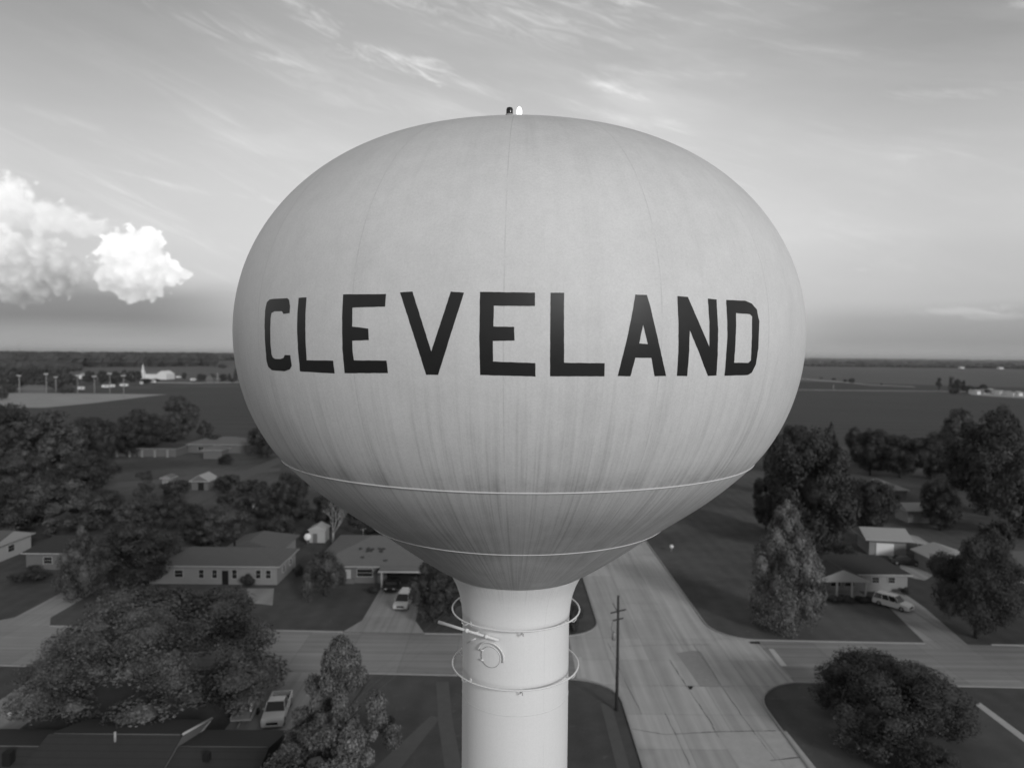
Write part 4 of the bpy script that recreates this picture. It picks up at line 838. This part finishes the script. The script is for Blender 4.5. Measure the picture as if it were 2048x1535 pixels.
# ------------------------------------------------------------ vehicles
def prism(m, prof, x0, x1, xt0=None, xt1=None):
    """profile in (y, z) spanned across x"""
    n = len(prof); a = [(x0, y, z) for y, z in prof]; b = [(x1, y, z) for y, z in prof]
    m.add(a+b, [tuple(reversed(range(n))), tuple(range(n, 2*n))]+[(i, (i+1) % n, n+(i+1) % n, n+i) for i in range(n)])
def vehicle(name, label, cat, loc, rz_, paint, style='sedan', group=None):
    o = empty(name, loc, label, cat, group, rz=rz_)
    L, W_ = {'sedan': (4.8, 1.80), 'suv': (4.9, 1.95), 'van': (5.0, 1.95), 'pickup': (5.6, 2.0)}[style]
    h = {'sedan': (.95, 1.42), 'suv': (1.08, 1.80), 'van': (1.05, 1.80), 'pickup': (1.10, 1.82)}[style]
    f, b = -L/2, L/2                      # the front faces -Y
    body = bmesh.new(); mb = MB()
    prof = [(f+.05, .32), (f, .55), (f+.04, .74), (f+.25, h[0]-.16), (f+1.15, h[0]-.02), (b-.9, h[0]), (b-.12, h[0]-.06), (b, .75), (b-.02, .45), (b-.1, .32)]
    if style == 'pickup': prof = [(f+.05, .38), (f, .6), (f+.04, .85), (f+.2, h[0]-.1), (f+1.3, h[0]), (f+3.2, h[0]), (f+3.21, .62), (b-.12, .62), (b-.12, h[0]), (b-.02, h[0]), (b, .5), (b-.1, .38)]
    prism(mb, prof, -W_/2, W_/2)
    if style == 'pickup':
        for s in (-1, 1): mb.box((s*(W_/2-.06), (f+3.2+b)/2, .85), (.11, L-3.3, .50))
    c0, c1 = {'sedan': (f+1.15, b-.55), 'suv': (f+1.25, b-.12), 'van': (f+1.0, b-.1), 'pickup': (f+1.35, f+3.15)}[style]
    r0, r1 = {'sedan': (c0+.75, c1-.75), 'suv': (c0+.65, c1-.25), 'van': (c0+.85, c1-.2), 'pickup': (c0+.6, c1-.12)}[style]
    wb_, wt_ = W_/2-.06, W_/2-.24
    gl = MB(); gv = [(-wb_, c0, h[0]-.02), (wb_, c0, h[0]-.02), (wb_, c1, h[0]-.02), (-wb_, c1, h[0]-.02), (-wt_, r0, h[1]-.06), (wt_, r0, h[1]-.06), (wt_, r1, h[1]-.06), (-wt_, r1, h[1]-.06)]
    gl.add(gv, [(0, 1, 5, 4), (1, 2, 6, 5), (2, 3, 7, 6), (3, 0, 4, 7), (4, 5, 6, 7)])
    mb.add([(-wt_-.02, r0-.03, h[1]-.055), (wt_+.02, r0-.03, h[1]-.055), (wt_+.02, r1+.03, h[1]-.055), (-wt_-.02, r1+.03, h[1]-.055), (-wt_+.08, r0+.12, h[1]), (wt_-.08, r0+.12, h[1]), (wt_-.08, r1-.1, h[1]), (-wt_+.08, r1-.1, h[1])],
           [(3, 2, 1, 0), (0, 1, 5, 4), (1, 2, 6, 5), (2, 3, 7, 6), (3, 0, 4, 7), (4, 5, 6, 7)])
    for s in (-1, 1):
        for (ya, yb) in ((c0, r0), (c1, r1)):
            mb.tube([(s*(wb_+.01), ya, h[0]-.03), (s*(wt_+.02), yb, h[1]-.05)], .045, 6)
        for t in ((.36, .66) if style in ('suv', 'van') else (.5,) if style == 'sedan' else ()):
            ya, yb = c0+(c1-c0)*t, r0+(r1-r0)*t; mb.tube([(s*(wb_+.01), ya, h[0]-.03), (s*(wt_+.02), yb, h[1]-.05)], .05, 6)
    bo_ = mb.build('body', M[paint], o)
    bv = bo_.modifiers.new('bevel', 'BEVEL'); bv.width = .06; bv.segments = 3; bv.limit_method = 'ANGLE'; bv.angle_limit = R(28)
    gl.build('windows', M['glass'], o)
    if style == 'pickup': MB().box((0, (f+3.2+b)/2, .635), (W_-.26, L-3.45, .02)).build('truck_bed', M['dark'], o)
    for sx_ in (-1, 1):
        for yy in (f+.9, b-.95):
            rr = .33 if style == 'sedan' else .37
            w1 = MB(); w1.lathe([(.17, -.11), (rr-.03, -.12), (rr, -.08), (rr, .08), (rr-.03, .12), (.17, .11)], 22, caps=True)
            wo_ = w1.build('wheel', M['rubber'], o); wo_.location = (sx_*(W_/2-.10), yy, rr); wo_.rotation_euler = (0, R(90), 0)
            MB().lathe([(.0, -.125), (.2, -.13), (.2, .13), (.0, .125)], 14).build('rim', M['metal'], wo_)
        MB().box((sx_*(W_/2-.32), f+.02, .66), (.40, .08, .15)).build('headlight', M['lamp'], o)
        MB().box((sx_*(W_/2-.22), b-.01, .78), (.24, .06, .2)).build('tail_light', M['card'], o)
        MB().box((sx_*(W_/2+.08), c0+.45, h[0]+.08), (.16, .1, .13)).build('mirror', M[paint], o)
    MB().box((0, f-.01, .60), (W_-.95, .06, .2)).build('grille', M['dark'], o)
    MB().box((0, f+.0, .42), (W_-.1, .12, .16)).build('bumper', M[paint], o)
    return o
p = G(1790, 1217); vehicle('parked_suv', 'white SUV parked on the drive by the gabled porch', 'car', (p.x, p.y+.6, .014), R(38), 'carw', 'suv')
p = G(808, 1209); vehicle('parked_van', 'white van parked before the open carport', 'van', (p.x, p.y, .014), R(-4), 'carw', 'van')
vehicle('parked_car', 'dark car standing in the shade of the carport', 'car', (-17.6, 104.9, .014), R(0), 'card', 'sedan')
p = G(1812, 1128); vehicle('parked_car', 'dark car parked beside the pale roofed garage', 'car', (p.x-.2, p.y, .014), R(75), 'card', 'sedan')
vehicle('pickup_truck', 'white pickup with dark bed parked at bottom left drive', 'pickup truck', (-22.4, 67.4, .014), R(8), 'carw', 'pickup')
vehicle('parked_car', 'white sedan parked at the lower left edge', 'car', (-46.7, 68.6, .014), R(-3), 'carw', 'sedan')
# utility trailer piled with pale boards
o = empty('utility_trailer', (-25.35, 67.2, 0), 'utility trailer loaded with pale boards beside the white pickup', 'trailer', rz=R(6))
MB().box((0, 0, .55), (1.9, 3.8, .12)).box((-.93, 0, .75), (.05, 3.8, .3)).box((.93, 0, .75), (.05, 3.8, .3)).tube([(0, -1.9, .5), (0, -3.0, .45)], .05, 8).build('frame', M['galv'], o)
bd = MB(); rg = random.Random(9)
for k in range(15): bd.box((rg.uniform(-.7, .3), rg.uniform(-.5, .5), .68+k*.025), (rg.uniform(.1, .35), rg.uniform(1.6, 3.2), .05), rg.uniform(-.2, .2))
bd.build('boards', M['deck'], o)
MB().lathe([(.0, -1.5), (.10, -1.5), (.12, 0), (.10, 1.5), (.0, 1.5)], 12).build('rolled_sheet', M['wallfar'], o)
bpy.data.objects['rolled_sheet'].location = (.45, .1, 1.15); bpy.data.objects['rolled_sheet'].rotation_euler = (R(90), 0, R(12))
for s in (-1, 1):
    w_ = MB().lathe([(.05, -.09), (.30, -.1), (.33, 0), (.30, .1), (.05, .09)], 18, caps=True).build('wheel', M['rubber'], o); w_.location = (s*1.05, .2, .33); w_.rotation_euler = (0, R(90), 0)

# ------------------------------------------------------------ utility poles and lines
def upole(loc, label, H_=11.6, arms=True):
    o = empty('utility_pole', loc, label, 'utility pole')
    MB().tube([(0, 0, -.1), (.03, 0, H_*.5), (0, 0, H_)], [.17, .14, .11], 12).build('pole', M['pole'], o)
    if arms:
        for z_, l_ in ((H_-1.5, 1.9), (H_-2.3, 1.3)):
            ca = MB().box((0, 0, 0), (l_, .10, .12)).build('crossarm', M['pole'], o); ca.location = (0, -.16, z_); ca.rotation_euler = (0, 0, R(32))
            for x_ in (-.45*l_, -.2*l_, .3*l_, .45*l_): MB().lathe([(.03, .06), (.05, .12), (.03, .17), (.045, .22), (.02, .26)], 8, (x_, 0, 0), True).build('insulator', M['galv'], ca)
        MB().lathe([(.14, 0), (.22, .06), (.22, .75), (.14, .8)], 16, (-.38, -.1, H_-4.4), True).build('transformer', M['metal'], o)
        MB().tube([(-.2, -.1, H_-3.9), (-.7, -.3, H_-3.2), (-.5, 0, H_-2.6)], .02, 5).tube([(0, -.1, H_-1.7), (-.55, -.2, H_-.7)], .035, 5).build('jumper_cable', M['cable'], o)
    return o
pp = G(1233, 1420); upole(pp, 'dark wooden utility pole with crossarms standing beside the road', 11.5)
upole(Vector((10.3, 126.0, 0)), 'wooden utility pole beyond the tank beside the wide road', 10.5)
for k in range(3):
    a = Vector((10.1+k*.35, 126, 9.3-k*.5)); b_ = Vector((-24+k*.5, 20.5, 8.7-k*.5)); pts = []
    for i in range(33):
        t = i/32; q = a.lerp(b_, t); q.z -= 4*1.1*t*(1-t); pts.append(q)
    lb = ['topmost', 'middle', 'lowest'][k]
    props(MB().tube(pts, .009, 5).build('power_line', M['wire']), lb+' of three thin overhead wires crossing the yards left of the tower', 'power line', 'overhead wires left of the tower')
dr = MB().box((0, 0, .05), (1.1, .35, .10)).build('storm_drain', M['dark']); q_ = G(1512, 1288); dr.location = (q_.x, q_.y+.35, .05); props(dr, 'dark storm drain inlet at the kerb above the stop line', 'storm drain')

# ------------------------------------------------------------ far distance, left
def farhouse(name, label, cat, u, v, wpx, hm, depth, wall='wallfar', roof='roofl', ridge='x', rise=1.5, group=None, kind='gable'):
    p = G(u, v); W_ = wpx*p.y/FPX; return house(name, label, cat, p.x-W_/2, p.x+W_/2, p.y, p.y+depth, hm, hm+rise, ridge=ridge, kind=kind, wall=wall, roof=roof, ov=.3, group=group)
# church
p = G(303, 758.6); pl, pr = G(283, 758).x, G(311, 758.6).x
ch, oc = house('church', 'white church with tall thin steeple beyond the ball field', 'church', pl, pr, 905, 920, 6.2, 9.6, ridge='x', kind='gable', wall='wallfar', roof='roofm', ov=.3)
gx0, gx1 = G(311, 758.6).x, G(327.3, 759).x; gm = (gx0+gx1)/2
MB().add([(gx0, 893, 0), (gx1, 893, 0), (gx1, 893, 7.0), (gm, 893, 10.8), (gx0, 893, 7.0), (gx0, 915, 0), (gx1, 915, 0), (gx1, 915, 7.0), (gm, 915, 10.8), (gx0, 915, 7.0)], [(0, 1, 2, 3, 4), (5, 9, 8, 7, 6), (0, 4, 9, 5), (1, 6, 7, 2), (2, 7, 8, 3), (3, 8, 9, 4)]).build('entrance_hall', M['wallfar'], ch, org=oc)
sx_ = G(280, 758).x
MB().box((sx_, 903, 4.5), (4.2, 4.2, 9)).add([(sx_-1.6, 901.4, 9), (sx_+1.6, 901.4, 9), (sx_+1.6, 904.6, 9), (sx_-1.6, 904.6, 9), (sx_-1.1, 901.9, 12), (sx_+1.1, 901.9, 12), (sx_+1.1, 904.1, 12), (sx_-1.1, 904.1, 12), (sx_, 903, 20.3)], [(0, 1, 5, 4), (1, 2, 6, 5), (2, 3, 7, 6), (3, 0, 4, 7), (4, 5, 8), (5, 6, 8), (6, 7, 8), (7, 4, 8)]).build('steeple', M['wallfar'], ch, org=oc)
farhouse('church_hall', 'white hall left of the church steeple', 'hall', 256.5, 754, 14, 5.5, 14, ridge='x', rise=2.2)
RV = [(211, 775.6, 13), (225, 774.8, 8.5), (162, 779.6, 12), (248, 772.8, 15), (307, 765.8, 8), (360, 756, 15), (386, 761.4, 10), (283, 768.5, 5)]
RL = ['white camper trailer, left one of the adjoining pair', 'white camper trailer, right one of the adjoining pair', 'white camper trailer standing alone above the ball field', 'long white camper trailer left of the church trees',
      'white camper trailer at the end of the field road', 'long white trailer right of the church', 'white van parked on the field road by the gabled house', 'tiny white trailer below the church steeple']
M['rv'] = M['wallfar']
for (u, v, wp), lb in zip(RV, RL):
    p = G(u, v); W_ = wp*p.y/FPX; hh = 3.0 if wp < 14 else 2.8
    o = empty('camper_trailer' if 'trailer' in lb else 'parked_van', p, lb, 'trailer' if 'trailer' in lb else 'van')
    m_ = MB(); pr_ = [(-W_/2+.3, .6), (-W_/2, 1.3), (-W_/2+.1, hh-.5), (-W_/2+.7, hh), (W_/2-.6, hh), (W_/2, hh-.5), (W_/2, .6)]
    n = len(pr_); m_.add([(x, -1.2, z) for x, z in pr_]+[(x, 1.2, z) for x, z in pr_], [tuple(range(n)), tuple(reversed(range(n, 2*n)))]+[(i, n+i, n+(i+1) % n, (i+1) % n) for i in range(n)]); m_.build('body', M['rv'], o)
    MB().box((W_*.15, -1.22, hh*.62), (W_*.3, .04, .6)).build('window', M['glass'], o)
    for s in (-.15, .12):
        w_ = MB().lathe([(.05, -.1), (.36, -.1), (.36, .1), (.05, .1)], 12, caps=True).build('wheel', M['rubber'], o); w_.location = (W_*s, -1.0, .36); w_.rotation_euler = (R(90), 0, 0)
farhouse('ranch_house', 'wide grey roofed house behind the leftmost floodlight mast', 'house', 62, 785, 60, 3.0, 12, 'wallg', 'roofm', rise=3.2, kind='hip')
farhouse('farmhouse', 'dark gabled house with white eaves on the field road', 'house', 419, 763.5, 14, 4.5, 12, 'wallg', 'roofd', ridge='y', rise=5.0)
farhouse('farm_annex', 'low annex right of the dark gabled farmhouse', 'house', 431, 763, 10, 3.2, 8, 'wallg', 'roofm')
farhouse('barn', 'long low house right of the white-trimmed ball field pavilion', 'house', 88, 776, 12, 2.6, 8, 'wallg', 'roofl') if False else None
SM = [(9, 733, 8), (94, 736, 13), (145, 735, 12), (222, 732, 6), (240, 731.5, 8), (247, 731, 6), (262, 731.5, 7), (21, 731.6, 4), (162, 757, 8)]
for k, (u, v, wp) in enumerate(SM):
    farhouse('farmhouse', 'tiny far white building before the wooded skyline at left', 'house', u, v, wp, 4.5, 12, 'wallfar', 'roofl', rise=2.5, group='tiny far buildings at left')
for k, (u, vt, vb, s) in enumerate([(39, 752, 787, 1.3), (93, 749, 788, 1), (112, 755, 785, 1.2), (155.5, 752, 789, .8), (189, 753.5, 788, 1), (220, 748, 788, .9), (247.5, 752, 794, .8)]):
    p = G(u, vb); H_ = ZAT(u, vt, p.y); r_ = .30*s
    o = empty('floodlight_mast', p, ['leftmost', 'second', 'third', 'fourth', 'fifth', 'sixth', 'rightmost'][k]+' of the seven tall floodlight masts at the ball field', 'floodlight mast', 'floodlight masts at the ball field')
    MB().tube([(0, 0, 0), (0, 0, H_)], [r_, r_*.6], 8).build('mast', M['galv'], o)
    MB().box((0, 0, H_+.2), (3.6, .2, .25)).build('crossbar', M['galv'], o)
    for x_ in (-1.4, -.5, .5, 1.4): MB().lathe([(.12, 0), (.42, .15), (.45, .6), (.1, .75)], 10, (x_, -.2, H_+.1), True).build('lamp', M['lamp'], o)
# far trees as things: around the ball field, church and farm road
rng = random.Random(11)
fl = [(262, 764, 26, 740), (276, 762, 18, 741), (233, 770, 30, 742), (205, 768, 22, 739), (180, 767, 24, 741), (150, 770, 22, 750), (120, 784, 34, 729), (104, 783, 24, 740), (134, 772, 20, 735),
      (84, 779, 24, 748), (60, 776, 30, 735), (35, 775, 34, 737), (10, 780, 30, 735), (20, 786, 26, 768), (48, 766, 26, 737), (75, 760, 24, 736), (0, 765, 30, 733), (3, 800, 26, 779), (292, 766, 24, 756), (313, 763, 16, 757),
      (333, 757, 14, 746), (368, 758, 12, 744), (403, 762, 20, 747), (413, 758, 14, 750), (447, 762, 18, 747), (459, 760, 8, 745), (471, 759, 9, 736), (465, 764, 16, 756), (430, 736, 7, 721), (444, 736, 20, 728),
      (285, 754, 5, 750), (142, 786, 16, 774), (128, 787, 14, 778), (170, 762, 14, 750), (218, 764, 16, 748), (250, 760, 16, 739), (378, 881, 14, 872)]
for k, (u, vb, wp, vt) in enumerate(fl[:-1]):
    tree(u, vb, wp, vt, 'cone' if (wp < 10 and vb > 740) else 'round', 'leaffar' if vb < 780 else 'leafm', 'low', 'dark tree among the distant trees around the ball field and church', 'tree', group='distant trees at left', seed=k)
fr = [(1703, 766, 15, 755.5, 'round'), (1763, 769.5, 5, 766, 'round'), (1642, 757.5, 7, 754, 'round'), (1668, 759.5, 10, 755.5, 'round'), (1690, 764, 10, 758, 'round'),
      (1877, 783, 15, 755, 'airy'), (1902, 785, 19, 754, 'airy'), (1915, 785, 15, 757, 'round'), (1926, 784, 12, 760, 'round'), (1938, 786, 18, 770, 'round'), (1908, 788, 22, 776, 'round'), (1964, 784, 24, 768, 'round'), (1950, 784, 14, 774, 'round'), (1975, 787, 14, 778, 'round')]
FRL = {0: 'domed tree on the farm track across the right field', 5: 'leftmost thin tree of the farmyard clump at right', 6: 'tallest feathery tree of the farmyard clump at right', 11: 'low dark dome tree at the right end of the farmyard clump'}
for k, (u, vb, wp, vt, kd) in enumerate(fr):
    if k in FRL: tree(u, vb, wp, vt, kd, 'leaffar', 'low', FRL[k], 'tree', seed=k)
    elif k < 5: tree(u, vb, wp, vt, kd, 'leaffar', 'far', 'small bush on the farm track across the right field', 'bush', group='bushes on the farm track', seed=k)
    else: tree(u, vb, wp, vt, kd, 'leaffar', 'low', 'dark tree inside the farmyard clump at right', 'tree', group='farmyard clump at right', seed=k)
for k, (u, v, wp) in enumerate([(1951, 787.5, 9), (1958, 788.5, 7), (1973, 786.5, 12), (1986, 785.5, 8), (1994, 787, 8), (2004, 790, 9), (2013, 789.5, 5), (2022, 791, 4), (2031, 791.5, 9), (2042, 792, 8)]):
    farhouse('farm_shed', 'small pale building in the farmyard at the right edge', 'shed', u, v, wp, 3.0, 8, 'wallfar', 'roofl' if k % 2 else 'roofm', rise=1.6, group='farmyard sheds at right')
for k, (u, v, wp) in enumerate([(1703, 731.5, 5), (1898, 734.6, 5), (1925, 736.5, 8), (1936, 735.5, 3), (1675, 722, 12), (1720, 723.4, 16), (2003, 737.5, 9)]):
    farhouse('farm_building', 'speck-like pale building by the far treeline at right', 'building', u, v, wp, 4.5, 14, 'wallfar', 'roofl', rise=2.2, group='specks by the right treeline')
for u, vt, vb, lb in ((1667, 770, 779, 'thin pale post on the road across the right field'), (435, 747, 766, 'thin mast beside the dark gabled farmhouse')):
    p = G(u, vb); o = empty('marker_post', p, lb, 'post'); MB().tube([(0, 0, 0), (0, 0, ZAT(u, vt, p.y))], .16, 6).build('pole', M['lamp'], o); MB().box((0, 0, ZAT(u, vt, p.y)), (.9, .3, .3)).build('lamp', M['lamp'], o)
for u, vt, lb in ((38.5, 686, 'thin radio mast on the left horizon, tallest one'), (152, 697, 'short radio mast on the left horizon, left of two'), (165, 697.5, 'short radio mast on the left horizon, right of two')):
    Y_ = 3600.; x_ = XAT(u, 702, Y_); o = empty('radio_mast', (x_, Y_, 0), lb, 'mast'); MB().tube([(0, 0, 0), (0, 0, ZAT(u, vt, Y_))], .9, 6).build('mast', M['metal'], o); MB().box((0, 0, ZAT(u, vt, Y_)), (3, 1, 2)).build('antenna', M['metal'], o)

# woods: far-off masses
def wood(name, spots, m, label):
    V, Fs = [], []; rg_ = np.random.default_rng(3)
    for (x, y, r_, h) in spots:
        seg = 7; b0 = len(V)
        for i, (zz_, rr_) in enumerate(((0, .55), (.35, 1.0), (.62, 1.02), (.86, .70), (1.0, .25))):
            for j in range(seg):
                q = 2*math.pi*j/seg+i*.4; k = rr_*r_*rg_.uniform(.78, 1.2)
                V.append((x+k*math.cos(q), y+k*math.sin(q), h*zz_*rg_.uniform(.92, 1.06)))
        for i in range(4):
            for j in range(seg): Fs.append((b0+i*seg+j, b0+i*seg+(j+1) % seg, b0+(i+1)*seg+(j+1) % seg, b0+(i+1)*seg+j))
        Fs.append(tuple(b0+4*seg+j for j in range(seg)))
    o = bpy.data.objects.new(name, mesh_from(name, V, Fs, m)); C.objects.link(o); props(o, label, 'woods', kind='stuff')
def belt(u0, u1, vb0, vb1, vt, n, depth, rr, hj=.18, seed=1):
    rg_ = random.Random(seed); out = []
    for i in range(n):
        t = rg_.random(); u = u0+(u1-u0)*t; p = G(u, vb0+(vb1-vb0)*t); dd = rg_.random()*depth
        s = (p.y+dd)/p.y; x, y = p.x*s, p.y*s; H_ = max(4.0, ZAT(u, vt(t) if callable(vt) else vt, y))*rg_.uniform(1-hj, 1.04)
        out.append((x, y, rr*rg_.uniform(.7, 1.3), min(H_, 42)))
    return out
M['wood1'] = leaf_mat('near_wood', .03, .085, .03); M['wood2'] = leaf_mat('far_wood', .05, .10, .01)
wood('woods', belt(-60, 425, 736, 732, lambda t: 703+3*t, 900, 500, 15), M['wood1'], 'dark wooded skyline across the far left')
wood('woods', belt(-80, 155, 752, 742, lambda t: 720+6*t, 420, 260, 8), M['wood1'], 'wooded town blocks at the left edge above the ball field')
wood('woods', belt(380, 560, 721, 721.5, 706, 300, 900, 22), M['wood1'], 'strip of woods between the left wood and the tank')
wood('woods', belt(1560, 1996, 731, 736.5, lambda t: 726+3.5*t, 800, 160, 10, .3), M['wood1'], 'dark treeline across the right field')
wood('woods', belt(2010, 2060, 737, 738, lambda t: 730, 50, 100, 9, .3), M['wood1'], 'last clump of the treeline at the right edge')
rr_ = []
for j in range(16):
    Yb = 3100*1.17**j
    for i in range(170):
        t = rng.random(); u = (-60 if rng.random() < .4 else 1560)+560*t; d = ray(u, 700); y = Yb*rng.uniform(.93, 1.07)
        if math.sin(u*.021+j*2.1)+math.sin(u*.047+j)*.6 > .15: rr_.append((d.x*y/d.y, y, 26*rng.uniform(.7, 1.4)*(1+j*.10), rng.uniform(13, 22)*(1+j*.02)))
wood('woods', rr_, M['wood2'], 'hazy belts of trees fading towards the horizon')

# ------------------------------------------------------------ air
HD = 0.00005
if HD > 0:
    hb = MB().box((0, 0, 44.0), (60400, 60400, 90.0)).build('haze', M['galv']); hb.data.materials.clear()
    m = bpy.data.materials.new('haze'); m.use_nodes = True; m.node_tree.nodes.clear()
    out = m.node_tree.nodes.new('ShaderNodeOutputMaterial'); pv = m.node_tree.nodes.new('ShaderNodeVolumePrincipled')
    pv.inputs['Density'].default_value = HD; pv.inputs['Color'].default_value = (.9, .9, .9, 1); pv.inputs['Anisotropy'].default_value = 0.1
    m.node_tree.links.new(pv.outputs[0], out.inputs['Volume']); hb.data.materials.append(m); props(hb, kind='stuff')
